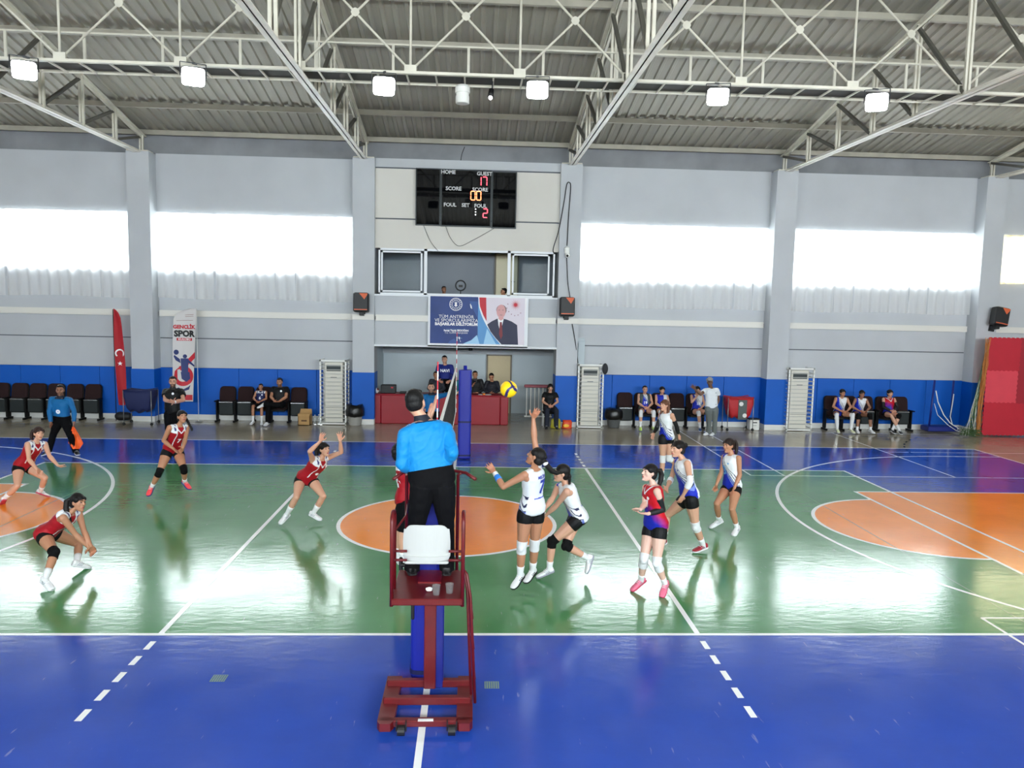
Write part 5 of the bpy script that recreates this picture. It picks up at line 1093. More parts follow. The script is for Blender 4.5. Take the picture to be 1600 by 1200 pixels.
        for i, S_ in enumerate('LR'):
            hp, kn, an, to = g('h' + S_), g('k' + S_), g('a' + S_), g('t' + S_)
            if knee and knee[i] and bottom != 'pants':
                mt = PADB if knee[i] == 'b' else PADW; mb = MB(); seg(mb, hp, kn, THI, .82, 1.0, s, .010); mb.sph(kn, .062 * s); seg(mb, kn, an, CALF, 0, .20 + kneelo, s, .010)
                fk = ((kn - hp).normalized() - (an - kn).normalized()); fk = fk.normalized() if fk.length > .15 else fwd; mb.ell(kn + fk * .030 * s, ((1, 0, 0), (0, 1, 0), (0, 0, 1)), (.046 * s, .046 * s, .060 * s), 12, 8)
                mb.build('knee_pad', mt, root, remesh=res, sm=2)
            if bottom != 'pants' and sock:
                mb = MB(); seg(mb, kn, an, CALF, 1 - sock / .40, 1.03, s, .005, m=4); mb.build('sock', SOCK, root, smooth=True)
            shoe(root, an, to, kn, s * (1.08 if male else 1.), shoes or SHW, sole or SOLE, accent=accent)
    if extras and extras.get('after'): extras['after'](root, J, jo, dict(c=c, r=r, f=f, u=u, k=k, s=s, pel=pel, neck=neck, up=up, rs=rs, fwd=fwd, L=L, bo=bo))
    return root, jo
# ---- jersey colour schemes; x to the wearer's right, y forward, t up the torso
CR, CW, CN, CB_, CC = rgb(158, 8, 26), rgb(228, 230, 234), rgb(20, 26, 78), rgb(20, 42, 180), rgb(6, 126, 192)
def red_team(x, y, t, co):
    if y > .03 and abs(abs(x) - (.085 - .03 * (t - .3))) < .007 and .22 < t < .80: return CW
    vneck = y > .0 and abs(abs(x) - .09 * max(0, (t - .82) / .16)) < .013 and t > .80
    if vneck or (y <= 0 and t > .955 and abs(x) < .09): return CW
    if t > .80 and abs(x) > .055 + .10 * (.95 - t): 
        return rgb(60, 60, 120) if (.085 < abs(x) < .115 and t > .88 and y > -.02) else CW
    return CR if t > -.02 else rgb(150, 16, 30)
def white_more(x, y, t, co): return white_team(x, y, t, co, .085)
def white_team(x, y, t, co, bias=0.):
    e = t * .50 + x * .9           # diagonal: blue gathers at the wearer's right, low
    if y < (-.015 if not bias else -.06): return rgb(70, 84, 190) if .30 < t < .33 and abs(x) < .09 else CW
    if x > .10 and t > .3: return CB_
    b = (x + .05 + bias) * 1.0 - (t - .36) * .36
    if b > .045: return CB_
    if b > -.09 and (int((b + .3) * 95 + noise.noise(co * 14) * 1.2) % 3 == 0): return rgb(30, 32, 70)
    if b > .0: return rgb(120, 140, 215)
    return CW
def libero_red(x, y, t, co):
    if y > 0 and abs(abs(x) - .09 * max(0, (t - .80) / .18)) < .013 and t > .78: return CW
    a = max(0, min(1, .5 + 2.4 * (x * 1.5 + y * 1.8 + (.34 - t) * 1.1 + .12 * noise.noise(co * 11))))
    return tuple(lerp(rgb(186, 8, 28)[i], rgb(16, 36, 165)[i], a) for i in range(3))
def plain(c): return lambda x, y, t, co: c
def ref_shirt(x, y, t, co):
    return rgb(14, 30, 60) if (t > .955 and abs(x) < .10) else CC
def stripes_sleeve(x, y, t, co):
    return rgb(14, 30, 60) if (t > .95 and abs(x) < .10) else rgb(14, 100, 158)
def child_top(x, y, t, co):
    if t > .80 and abs(x) > .05: return rgb(30, 36, 80) if .09 < abs(x) < .12 else CW
    if y > 0 and abs(abs(x) - .09 * max(0, (t - .80) / .18)) < .014 and t > .78: return CW
    return rgb(26, 34, 84)
TXB = mat('number_blue', rgb(40, 60, 170), .6); TXW = mat('number_white', rgb(235, 236, 240), .6)
def number(txt, side, t, size, m, x=0., nm='number', sy=1.):
    def f(root, J, jo, q):
        n = q['fwd'] * side; u_ = q['up']; r_ = u_.cross(n); o = q['pel'] + q['up'] * (t * q['L']) + q['rs'] * x * q['s']
        text(txt, o, r_, u_, size, m, jo, nm, bold=size * .035, lift=.006, target=jo)
    return f
def badge(x, t, rad, m, side=1):
    def f(root, J, jo, q):
        n = q['fwd'] * side; u_ = q['up']; r_ = u_.cross(n); o = q['pel'] + q['up'] * (t * q['L']) + q['rs'] * x * q['s']
        project(flat([disc(0, 0, rad, 16)]), o, r_, u_, n, m, jo, 'badge', .006, target=jo)
    return f
def sleeve(S_, t0, t1, seg_, m, name, infl=.008):
    def f(root, J, jo, q):
        mb = MB(); a, b, pr = (('s', 'e', UARM) if seg_ == 'u' else ('e', 'w', FARM)); s = q['s']
        seg(mb, J[a + S_], J[b + S_], pr, t0, t1, s, infl); mb.build(name, m, root, smooth=True)
    return f
def fullsleeve(S_, t0, t1, m, name='arm_sleeve', infl=.008):
    def f(root, J, jo, q):
        mb = MB(); s = q['s']; seg(mb, J['s' + S_], J['e' + S_], UARM, t0, 1, s, infl); mb.sph(J['e' + S_], .036 * s + infl, nu=16, nv=12); seg(mb, J['e' + S_], J['w' + S_], FARM, 0, t1, s, infl); mb.build(name, m, root, remesh=.008, sm=2)
    return f
def many(*fs):
    def f(*a):
        for g_ in fs: g_(*a)
    return f
def collar(m, rad=.062, h=.03):
    def f(root, J, jo, q):
        a = q['neck'] + q['up'] * -.012; b = a.lerp(q['c'], .34); s = q['s']; MB().loft([(a, q['rs'], q['fwd'], (rad + .02) * s, (rad + .012) * s), (b, q['rs'], q['fwd'], (rad - .002) * s, (rad + .0) * s)], 18, cap=False).build('collar', m, root, smooth=True)
    return f
JN = 'pel neck head sL sR eL eR wL wR fL fR hL hR kL kR aL aR tL tR'.split()
JT = {
 'crouch': [(-5.256,2.045,0.497),(-4.891,1.998,0.815),(-4.807,2.022,0.936),(-4.873,2.162,0.757),(-4.906,1.832,0.782),(-4.753,2.043,0.542),(-4.8,1.92,0.536),(-4.617,1.939,0.376),(-4.654,1.964,0.344),(-4.613,2.023,0.254),(-4.636,2.053,0.227),(-5.236,2.134,0.506),(-5.23,1.959,0.497),(-4.985,2.358,0.268),(-4.953,1.684,0.364),(-4.848,2.03,0.106),(-4.934,1.405,0.095),(-4.761,2.129,0.018),(-4.815,1.319,0.021)],
 'left': [(-7.562,5.67,0.642),(-7.315,5.635,1.081),(-7.258,5.626,1.223),(-7.239,5.773,1.012),(-7.371,5.472,1.059),(-7.083,5.616,0.829),(-7.29,5.352,0.818),(-6.903,5.536,0.681),(-7.118,5.267,0.67),(-6.849,5.656,0.611),(-7.109,5.374,0.566),(-7.537,5.751,0.6),(-7.612,5.595,0.615),(-7.182,5.625,0.434),(-7.473,5.297,0.364),(-7.369,5.801,0.133),(-7.752,5.353,0.103),(-7.295,5.904,0.031),(-7.834,5.436,-0.003)],
 'second': [(-5.138,6.135,0.876),(-4.962,6.007,1.351),(-4.906,5.996,1.498),(-4.868,6.139,1.295),(-5.087,5.881,1.319),(-4.833,5.931,1.095),(-5.219,5.924,1.075),(-4.795,5.712,0.983),(-5.016,5.861,0.934),(-4.876,5.806,0.895),(-4.973,5.971,0.838),(-5.07,6.185,0.827),(-5.216,6.082,0.841),(-4.874,5.947,0.538),(-5.269,5.823,0.505),(-4.957,6.204,0.241),(-5.473,5.964,0.193),(-4.848,6.121,0.143),(-5.473,5.829,0.085)],
 'setter': [(-2.359,4.503,0.717),(-2.075,4.383,1.095),(-2.035,4.374,1.235),(-2.013,4.541,1.068),(-2.2,4.268,1.108),(-1.77,4.469,1.18),(-2.198,4.044,1.268),(-1.766,4.356,1.391),(-2.048,4.163,1.417),(-1.79,4.401,1.529),(-2.029,4.239,1.542),(-2.28,4.544,0.704),(-2.451,4.524,0.699),(-2.034,4.313,0.474),(-2.442,4.178,0.488),(-2.226,4.401,0.149),(-2.626,4.271,0.161),(-2.096,4.337,0.077),(-2.693,4.153,0.063)],
 'blocker': [(-0.459,1.676,1.105),(-0.489,1.696,1.614),(-0.543,1.61,1.734),(-0.361,1.853,1.656),(-0.388,1.524,1.639),(-0.234,1.891,1.995),(-0.274,1.576,1.952),(-0.119,1.924,2.294),(-0.173,1.622,2.225),(-0.087,1.939,2.459),(-0.138,1.647,2.385),(-0.467,1.756,1.045),(-0.45,1.577,1.092),(-0.563,1.891,0.634),(-0.503,1.618,0.656),(-0.585,1.964,0.221),(-0.496,1.72,0.252),(-0.485,1.839,0.156),(-0.412,1.796,0.129)],
 'hitter': [(1.15,1.211,1.13),(1.174,1.139,1.652),(1.193,1.24,1.768),(1.04,1.026,1.59),(1.228,1.309,1.685),(0.782,1.047,1.437),(1.174,1.352,1.992),(0.671,1.221,1.587),(1.157,1.364,2.253),(0.604,1.125,1.688),(1.2,1.263,2.363),(1.072,1.157,1.081),(1.216,1.257,1.062),(1.032,1.147,0.646),(1.209,1.308,0.629),(1.024,1.213,0.24),(1.197,1.415,0.232),(0.937,1.098,0.14),(1.109,1.293,0.147)],
 'second_hitter': [(1.832,1.836,0.835),(1.647,1.821,1.308),(1.59,1.801,1.445),(1.643,1.643,1.238),(1.566,1.971,1.225),(1.531,1.784,1.022),(1.464,1.738,1.12),(1.4,1.896,0.851),(1.346,1.554,1.029),(1.326,1.974,0.747),(1.277,1.429,0.986),(1.81,1.749,0.83),(1.807,1.927,0.825),(1.478,1.753,0.531),(1.668,1.75,0.479),(1.452,1.776,0.126),(1.997,1.814,0.275),(1.317,1.79,0.033),(1.963,1.769,0.103)],
 'libero': [(2.751,1.312,0.894),(2.719,1.36,1.413),(2.669,1.375,1.554),(2.729,1.189,1.359),(2.656,1.503,1.333),(2.821,1.249,1.113),(2.598,1.294,1.168),(2.61,1.142,1.086),(2.503,1.079,1.159),(2.499,1.234,1.068),(2.46,1.215,1.131),(2.794,1.234,0.855),(2.705,1.371,0.83),(2.749,1.144,0.458),(2.602,1.232,0.471),(2.902,1.256,0.126),(2.617,1.396,0.127),(2.836,1.151,0.013),(2.488,1.343,0.012)],
 'walker': [(3.638,2.93,0.884),(3.538,2.999,1.422),(3.472,3.029,1.563),(3.563,2.817,1.389),(3.493,3.159,1.344),(3.562,2.625,1.166),(3.45,3.26,1.07),(3.485,2.703,0.933),(3.334,3.055,0.971),(3.439,2.76,0.793),(3.266,2.923,0.922),(3.645,2.828,0.85),(3.622,3.003,0.815),(3.742,2.859,0.433),(3.398,3.205,0.501),(3.917,2.987,0.087),(3.34,3.17,0.092),(3.763,2.924,0.027),(3.217,3.066,0.033)],
 'eighteen': [(4.719,4.192,0.746),(4.702,4.237,1.26),(4.654,4.245,1.407),(4.77,4.079,1.231),(4.631,4.379,1.187),(4.804,4.074,0.956),(4.552,4.263,0.939),(4.697,3.998,0.75),(4.437,4.134,0.768),(4.685,4.085,0.63),(4.45,4.231,0.657),(4.763,4.117,0.712),(4.689,4.273,0.694),(4.623,3.841,0.436),(4.433,4.046,0.476),(4.76,3.949,0.089),(4.544,4.214,0.133),(4.668,3.834,0.008),(4.414,4.215,0.029)],
 'back': [(4.472,7.669,0.964),(4.453,7.694,1.474),(4.421,7.717,1.624),(4.539,7.54,1.443),(4.379,7.844,1.413),(4.668,7.633,1.203),(4.279,7.711,1.175),(4.754,7.738,0.996),(4.253,7.887,1.004),(4.8,7.764,0.854),(4.195,7.822,0.879),(4.545,7.72,0.933),(4.391,7.63,0.94),(4.548,7.668,0.506),(4.398,7.605,0.508),(4.869,7.767,0.283),(4.384,7.571,0.1),(4.921,7.764,0.111),(4.273,7.472,0.019)],
 'linejudge': [(-9.093,9.928,0.811),(-9.072,9.876,1.339),(-9.062,9.845,1.496),(-8.875,9.881,1.28),(-9.271,9.872,1.291),(-8.741,9.798,1.029),(-9.265,9.746,1.025),(-8.714,9.723,0.786),(-9.22,9.701,0.779),(-8.747,9.784,0.647),(-9.242,9.772,0.642),(-9.005,9.923,0.77),(-9.183,9.956,0.771),(-8.794,9.703,0.465),(-9.143,9.628,0.497),(-8.77,9.863,0.088),(-9.266,9.625,0.104),(-8.666,9.74,0.032),(-9.403,9.682,0.021)],
 'coach': [(-7.095,11.259,0.84),(-7.1,11.339,1.404),(-7.101,11.352,1.575),(-6.888,11.332,1.349),(-7.304,11.392,1.335),(-6.765,11.123,1.152),(-7.227,11.154,1.144),(-6.905,10.893,1.126),(-6.982,11.044,1.098),(-7.054,10.956,1.156),(-6.842,10.967,1.141),(-7.002,11.233,0.79),(-7.186,11.293,0.794),(-6.882,10.951,0.439),(-7.114,11.03,0.425),(-6.953,11.161,0.066),(-7.015,10.759,0.103),(-6.866,11.006,0.02),(-7.103,10.899,0.026)],
 'secondref': [(-0.659,11.644,0.77),(-0.685,11.726,1.319),(-0.697,11.738,1.49),(-0.503,11.818,1.259),(-0.863,11.624,1.269),(-0.258,11.658,1.338),(-0.938,11.809,1.039),(-0.019,11.565,1.386),(-0.841,11.586,0.939),(0.087,11.686,1.391),(-0.808,11.72,0.858),(-0.57,11.669,0.707),(-0.738,11.6,0.705),(-0.532,11.477,0.305),(-0.738,11.351,0.328),(-0.497,11.143,0.046),(-0.731,11.02,0.06),(-0.472,10.971,0.009),(-0.758,11.178,-0.008)],
 'oldman': [(7.236,13.507,0.882),(7.217,13.582,1.402),(7.19,13.606,1.561),(7.408,13.616,1.351),(7.045,13.49,1.355),(7.474,13.637,1.074),(6.849,13.309,1.251),(7.411,13.689,0.842),(6.721,13.47,1.386),(7.347,13.596,0.74),(6.628,13.538,1.485),(7.322,13.48,0.83),(7.15,13.496,0.826),(7.396,13.631,0.443),(7.23,13.64,0.438),(7.442,13.788,0.08),(7.274,13.798,0.077),(7.321,13.685,0.027),(7.141,13.71,0.026)],
 'referee': [(0.035,-1.261,2.041),(-0.066,-1.164,2.583),(-0.135,-1.143,2.734),(-0.217,-1.285,2.497),(0.145,-1.126,2.527),(-0.241,-1.309,2.2),(0.216,-1.317,2.312),(-0.141,-1.104,2.081),(0.137,-1.13,2.152),(-0.083,-0.977,2.009),(0.091,-1.013,2.057),(-0.049,-1.31,2.015),(0.131,-1.292,2.013),(-0.106,-1.19,1.601),(0.168,-1.175,1.598),(-0.149,-1.131,1.199),(0.177,-1.121,1.196),(-0.187,-0.963,1.175),(0.19,-0.949,1.173)],
}
def JJ(n): return {k: V(p) for k, p in zip(JN, JT[n])}
# ------------------------------------------------------------------ the players on court
def foot_shift(J, dz):
    for k in J: J[k] = J[k] + V((0, 0, dz))
PINK = mat('shoe_pink', rgb(226, 110, 140), .5, bump=.08, bscale=50); CORAL = mat('shoe_coral', rgb(250, 80, 88), .5); SREDD = mat('shoe_dark_red', rgb(150, 24, 40), .5); SBLU = mat('sole_blue', rgb(36, 60, 150), .5); SBK = mat('shoe_black', rgb(20, 20, 22), .5); NEON = mat('shoe_neon', rgb(196, 225, 110), .5); BLUS = mat('shoe_blue', rgb(30, 70, 130), .5); SGRY = mat('sole_grey', rgb(150, 150, 165), .5); SPNK = mat('sole_pink', rgb(190, 60, 90), .5)
BLKSL = mat('sleeve_black', rgb(14, 14, 16), .6); WHSL = mat('sleeve_white', rgb(232, 232, 234), .7); BLSL = mat('band_blue', rgb(40, 130, 225), .6)
GR, GW = 'players in dark red on the left court', 'players in white and blue on the right court'
J = JJ('crouch')
person(J, (.93, -.36, .05), 'woman in dark red top crouching low with forearms joined, nearest player at the left', H=1.70, skin='tan', hairst='pony', hpts=[(-.09, -.02, .06), (-.13, -.03, .03), (-.125, -.06, -.06), (-.10, -.08, -.14), (-.07, -.09, -.21), (-.05, -.09, -.26)], tcol=red_team, knee=(0, 'b'), group=GR, res=.0068, nl=V((.2, 0, -1)), nr=V((.2, 0, -1)), curl=(.8, .8), spread=(0, 0))
J = JJ('left')
person(J, (.72, -.66, .12), 'woman in dark red top stooping with arms out at the left edge', H=1.70, skin='light', hairst='pony', hpts=[(-.07, .05, .04), (-.125, .06, .045), (-.155, .06, -.02), (-.155, .05, -.09), (-.14, .05, -.14)], hcol=rgb(46, 28, 24), tcol=red_team, knee=(0, 0), group=GR, res=.0075, sole=SPNK, nl=V((-.2, .2, 1)), nr=V((.8, .1, -.3)), curl=(.3, .5))
J = JJ('second')
person(J, (.62, -.70, .30), 'woman in dark red top with two black knee pads and coral pink shoes', H=1.74, skin='tan', hairst='braid', hpts=[(.04, .06, -.02), (.09, .03, -.08), (.13, .0, -.14), (.17, -.01, -.20), (.18, -.01, -.25)], tcol=red_team, knee=('b', 'b'), shoes=CORAL, sole=SBLU, group=GR, sock=.12, extras=dict(after=many(number('7', 1, .48, .12, TXW), badge(-.07, .75, .022, TXW))))
J = JJ('setter')
person(J, (.78, -.58, .18), 'woman in dark red top raising both open hands, left of the referee stand', H=1.68, skin='light', hairst='pony', hcol=rgb(20, 14, 13), tcol=red_team, knee=(0, 0), group=GR, nl=V((.5, -.8, .1)), nr=V((.5, -.8, .1)), curl=(.15, .35), spread=(.35, .25), sock=.20, extras=dict(after=many(badge(-.07, .74, .024, TXW), badge(.0, .48, .028, TXW))))
J = JJ('blocker')
person(J, (.35, .92, .15), 'woman in dark red top jumping with arms up, half hidden behind the referee', H=1.82, skin='light', hairst='bun', tcol=red_team, knee=(0, 0), bottom='loose', bcol=TROU, group=GR, nl=V((.9, .3, 0)), nr=V((.9, .3, 0)), curl=(.1, .1), spread=(.4, .4), extras=dict(after=many(number('4', -1, .52, .24, TXW, .075))))
J = JJ('hitter')
person(J, (-.80, .45, .40), 'woman in white and blue top seven reaching one arm up to the ball', H=1.78, skin='tan', hairst='pony', hpts=[(.07, -.04, -.01), (.11, -.05, -.05), (.15, -.04, -.11), (.20, -.02, -.165), (.27, .0, -.195), (.34, .02, -.19)], hcol=rgb(17, 13, 12),
       tcol=white_team, knee=('w', 'w'), group=GW, nl=V((.2, .7, -.4)), nr=V((.3, .3, .9)), curl=(.45, .2), spread=(.15, .1), sock=.15, shoes=SHW, sole=SBK, accent=SBK, res=.0068, extras=dict(after=many(number('7', -1, .58, .24, TXB, .02), number('MELİSA', -1, .84, .05, TXB, nm='name_lettering'), lambda root, J, jo, q: MB().ell(q['c'] + V((.115, -.055, -.06)), ((1, 0, 0), (0, 1, 0), (0, 0, 1)), (.036, .034, .034)).build('hair_tie', WHSL, root, smooth=True), sleeve('L', .45, .72, 'f', BLSL, 'blue_arm_band'), sleeve('L', .72, .92, 'f', WHSL, 'wrist_band'))))
J = JJ('second_hitter')
person(J, (-.97, -.08, .08), 'woman in white and blue top with black knee pads and one foot lifted', H=1.72, skin='light', hairst='braid', hpts=[(.07, .0, .05), (.105, -.02, -.03), (.10, -.04, -.12), (.095, -.05, -.21), (.09, -.05, -.30)], hcol=rgb(18, 13, 13), tcol=white_team, knee=('b', 'b'), group=GW, nl=V((-.3, 0, 1)), nr=V((-.3, 0, 1)), curl=(.4, .4), sock=.13, sole=SGRY, res=.0068, extras=dict(after=many(number('4', -1, .52, .20, TXB))))
J = JJ('libero')
person(J, (-.93, -.30, .22), 'woman in red and blue top with black arm sleeve and pink shoes', H=1.66, skin='pale', hairst='pony', hcol=rgb(15, 11, 12), tcol=libero_red, knee=('w', 'w'), kneelo=.14, shoes=PINK, sole=SPNK, group='liberos in red and blue', nl=V((-.2, .5, .8)), nr=V((-.2, -.3, -.8)), curl=(.2, .3), spread=(.2, .1), res=.0068, wide=1.06, sock=.12,
       extras=dict(after=many(badge(-.075, .70, .022, TXW), number('17', 1, .55, .13, TXW), fullsleeve('L', .35, .88, BLKSL))))
J = JJ('walker')
person(J, (-.93, -.30, .05), 'woman in white and blue top striding left, white elbow sleeve and dark red shoes', H=1.80, skin='light', hairst='bun', hcol=rgb(18, 13, 12), tcol=white_more, knee=('w', 0), shoes=SREDD, sole=SOLE, group=GW, curl=(.35, .5), sock=.16, res=.0072, extras=dict(after=many(fullsleeve('L', .72, .45, WHSL, 'elbow_sleeve'), sleeve('R', .1, .4, 'f', WHSL, 'elbow_sleeve'), number('12', 1, .52, .14, TXB, .04), badge(-.06, .74, .012, TXB))))
J = JJ('eighteen')
person(J, (-.85, -.50, .0), 'woman in white and blue top eight standing at right with bare knees', H=1.70, skin='tan', hairst='pony', hcol=rgb(36, 24, 20), tcol=white_team, knee=(0, 0), group=GW, curl=(.5, .4), sock=.12, extras=dict(after=many(number('8', 1, .50, .20, mat('number_pale_blue', rgb(90, 160, 225), .6), .055), badge(-.06, .74, .014, mat('number_pale_blue', rgb(90, 160, 225), .6)))))
J = JJ('back')
person(J, (-.80, -.55, .10), 'woman in white and blue top with long black sleeves, far back near the bench', H=1.74, skin='light', hairst='long', hcol=rgb(96, 62, 44), tcol=white_team, knee=('w', 'w'), group=GW, res=.009, curl=(.3, .3), extras=dict(after=many(fullsleeve('L', .45, .80, BLKSL), fullsleeve('R', .45, .80, BLKSL), number('13', 1, .52, .15, TXW, .04))))
# officials and staff
OFF = 'match officials in blue shirts'
J = JJ('referee')
for q_ in ('sL', 'sR'): J[q_].z -= .035
for q_ in ('aL', 'aR', 'tL', 'tR'): J[q_].y -= .11
for q_ in ('kL', 'kR'): J[q_].y -= .05
J['fL'] = J['wL'] + V((0, .13, -.03)); J['fR'] = J['wR'] + V((0, .13, -.03))
person(J, (.25, .95, -.08), 'referee in bright blue long-sleeved shirt seen from behind, standing on the red stand', H=1.80, male=True, skin='light', hairst='short', hcol=rgb(10, 9, 10), top='long', tcol=ref_shirt, bottom='pants', shoes=SBK, sole=SBK, group=OFF, res=.0075, nl=V((0, 0, -1)), nr=V((0, 0, -1)), curl=(.7, .7), wide=1.12, detail=False, tight=.014, fold=2.6, extras=dict(after=collar(mat('collar_navy', rgb(10, 16, 34), .7))))
J = JJ('secondref')
person(J, (.1, -.98, .05), 'official in blue shirt blowing a whistle with one arm stretched right', H=1.84, male=True, skin='light', hairst='short', top='long', tcol=stripes_sleeve, bottom='pants', shoes=SBK, sole=SBK, group=OFF, res=.010, beard=.5, extras=dict(after=collar(mat('collar_navy', rgb(10, 16, 34), .7))))
J = JJ('linejudge')
_, ljs = person(J, (.30, -.95, 0), 'line judge in blue shirt leaning forward with legs apart, holding an orange flag', H=1.78, male=True, skin='brown', hairst='short', top='long', tcol=stripes_sleeve, bottom='pants', shoes=SBK, sole=SOLE, group=OFF, res=.009, beard=.25, wide=1.05, extras=dict(after=many(collar(mat('collar_navy', rgb(10, 16, 34), .7)), badge(0, .42, .05, TXW), badge(0, .42, .012, TXB))))
FLG = mat('flag_orange_cloth', rgb(250, 96, 18), .6, var=.22, vscale=9, bump=.3, bscale=10); e = thing('signal_flag', 'orange signal flag hanging from the hand of the line judge', 'flag', tuple(J['wL']))
h0 = J['wL'] + (J['fL'] - J['wL']) * .5; MB().tube([h0 + V((0, -.0, .05)), h0 + V((-.02, -.03, -.52))], .010, 8).build('stick', BLK, e, smooth=True)
vs = []; fs = []
for i in range(13):
    t = i / 12; wd_ = .02 + .33 * min(1, t * 1.35) * (1 if t < .75 else 1 - (t - .75) * 2.2)
    for j in range(9): u_ = j / 8 - .5; vs.append(tuple(h0 + V((-.01 + u_ * wd_ + .05 * t, -.03 + .03 * sin(u_ * 14 + t * 3), -.03 - .52 * t))))
for i in range(12):
    for j in range(8): fs.append((i * 9 + j, i * 9 + j + 1, i * 9 + j + 10, i * 9 + j + 9))
MB().add(vs, fs).build('cloth', FLG, e, smooth=True, fix=False)
BT = rgb(9, 9, 11)
J = JJ('coach'); dzc = .085 - min(J['aL'].z, J['aR'].z)
person(J, (.28, -.95, -.05), 'tall bearded man in black polo shirt standing with arms crossed before the tall banner', H=1.90, male=True, skin='light', hairst='short', top='tee', tcol=plain(BT), bottom='pants', shoes=SBK, sole=SBK, res=.009, beard=.75, curl=(.3, .3), nl=V((0, 1, 0)), nr=V((0, 1, 0)), extras=dict(after=many(badge(-.08, .78, .03, TXW), sleeve('L', .86, .98, 'f', TXW, 'wrist_watch'), collar(BLKSL))))
J = JJ('oldman')
person(J, (-.15, -.98, 0), 'older person in white T-shirt and grey trousers raising one hand', H=1.74, male=True, skin='dark', hairst='curly', hcol=rgb(150, 148, 145), top='tee', tcol=plain(rgb(226, 230, 232)), bottom='pants', bcol=mat('trousers_grey', rgb(108, 114, 112), .85, bump=.15, bscale=12), res=.010, spread=(.1, .4), curl=(.3, .1), nr=V((0, -1, 0)), extras=dict(after=badge(-.06, .74, .02, mat('print_grey', rgb(150, 155, 160), .6))))
# ------------------------------------------------------------------ seated people
def sit(x, y=14.93, z0=.0, H=1.68, lean=.12, tw=0., kx=(.16, .16), fx=None, fy=(.42, .42), sh=None, hands='lap', headx=0., hz=0., cross=None, arms=None, male=False, seat=.55):
    s = H / 1.72; sw = (.19 if male else .168) * s; J = {}
    def P(a, b, c): return V((x + a, y + b, z0 + c))
    J['pel'] = P(0, 0, seat); J['hL'] = P(.09 * s, -.0, seat); J['hR'] = P(-.09 * s, 0, seat)
    h = .50 * s; J['neck'] = P(0, lean, seat + sqrt(h * h - lean * lean)); n = J['neck']
    J['sL'] = n + V((sw, -.01 + tw, -.035)); J['sR'] = n + V((-sw, -.01 - tw, -.035)); J['head'] = n + V((headx, -.05, .145 * s + hz))
    fx = fx or kx
    J['kL'] = P(kx[0], -.40 * s, seat + .0); J['kR'] = P(-kx[1], -.40 * s, seat + .0)
    for S_, sg, i in (('L', 1, 0), ('R', -1, 1)):
        J['a' + S_] = P(sg * fx[i], -fy[i] * s, .095); J['t' + S_] = P(sg * (fx[i] + .03), -(fy[i] + .155) * s, .035)
    for S_, sg in (('L', 1), ('R', -1)):
        if hands == 'lap': J['w' + S_] = P(sg * .055, -.24 * s, seat + .13)
        elif hands == 'knees': J['w' + S_] = P(sg * .10, -.33 * s, seat + .12)
        J['w' + S_] = J['w' + S_]; a, b = J['s' + S_], J['w' + S_]; d = b - a; L = .285 * s; q = sqrt(max(.0004, L * L - (d.length / 2) ** 2)); o = V((sg * .9, .25, -.5)); dn = d.normalized(); o = (o - dn * o.dot(dn)).normalized(); J['e' + S_] = (a + b) / 2 + o * q * .8
        J['f' + S_] = J['w' + S_] + V((-sg * .10, -.09, -.03))
    if arms:
        for k_, v in arms.items(): J[k_] = P(*v)
    return J
GB = 'substitutes on the benches'
LI = dict(res=.011)
J = sit(-5.93, H=1.45, lean=.12, kx=(.13, .12), hands='lap', seat=.55)
person(J, (.05, -1, .0), 'child in white and navy top seated left of the bearded man', H=1.45, skin='tan', hairst='short', tcol=child_top, bottom='loose', knee=(0, 0), extras=dict(after=many(number('6', 1, .45, .12, TXW), badge(-.07, .68, .022, TXW))), **LI)
J = sit(-5.38, H=1.82, male=True, lean=.14, kx=(.22, .20), fx=(-.22, .22), hands='lap', seat=.56, arms=None)
J['aL'] = V((-5.68, 14.42, .64)); J['tL'] = V((-5.80, 14.36, .56)); J['kL'] = V((-5.25, 14.50, .62)); 
person(J, (-.05, -1, -.02), 'bearded man in black shirt seated with one ankle on his knee, white shoes', H=1.82, male=True, skin='tan', hairst='short', top='tee', tcol=plain(BT), bottom='pants', beard=.7, extras=dict(after=badge(-.07, .74, .03, TXW)), **LI)
GV = rgb(74, 82, 80)
J = sit(5.62, H=1.72, kx=(.19, .20), hands='lap', lean=.10)
def vest(x, y, t, co): return GV if abs(x) > .055 + .05 * (1 - t) or y < -.03 else white_team(x + .05, y, t - .12, co)
person(J, (.0, -1, 0), 'bench player in grey vest with big white knee pads and neon shoes', H=1.72, skin='light', hairst='short', hcol=rgb(24, 18, 18), tcol=vest, knee=('w', 'w'), kneelo=.12, shoes=NEON, sole=NEON, wide=1.12, group=GB, extras=dict(after=number('19', 1, .45, .12, TXW)), **LI)
J = sit(6.16, H=1.68, kx=(.14, .14), hands='lap', lean=.14)
person(J, (.08, -1, 0), 'bench player in blue and white top right of the grey vest', H=1.68, skin='light', hairst='bun', tcol=lambda x, y, t, co: CB_ if x > -.03 or t < .5 else CW, knee=('w', 'w'), group=GB, **LI)
J = sit(7.24, H=1.72, kx=(.20, .06), fx=(.24, .02), fy=(.40, .45), hands='lap', lean=.10, tw=.02)
J['wR'] = V((7.18, 14.66, 1.10)); J['fR'] = V((7.22, 14.62, 1.20)); J['eR'] = V((6.98, 14.62, .86))
person(J, (-.05, -1, 0), 'bench player in white and blue top with a hand at the mouth', H=1.72, skin='light', hairst='bun', tcol=white_team, knee=('b', 'w'), shoes=BLUS, sole=SOLE, group=GB, extras=dict(after=number('18', 1, .45, .12, TXW)), **LI)
J = sit(11.68, H=1.74, kx=(.24, .26), fx=(.20, .22), hands='knees', lean=-.10)
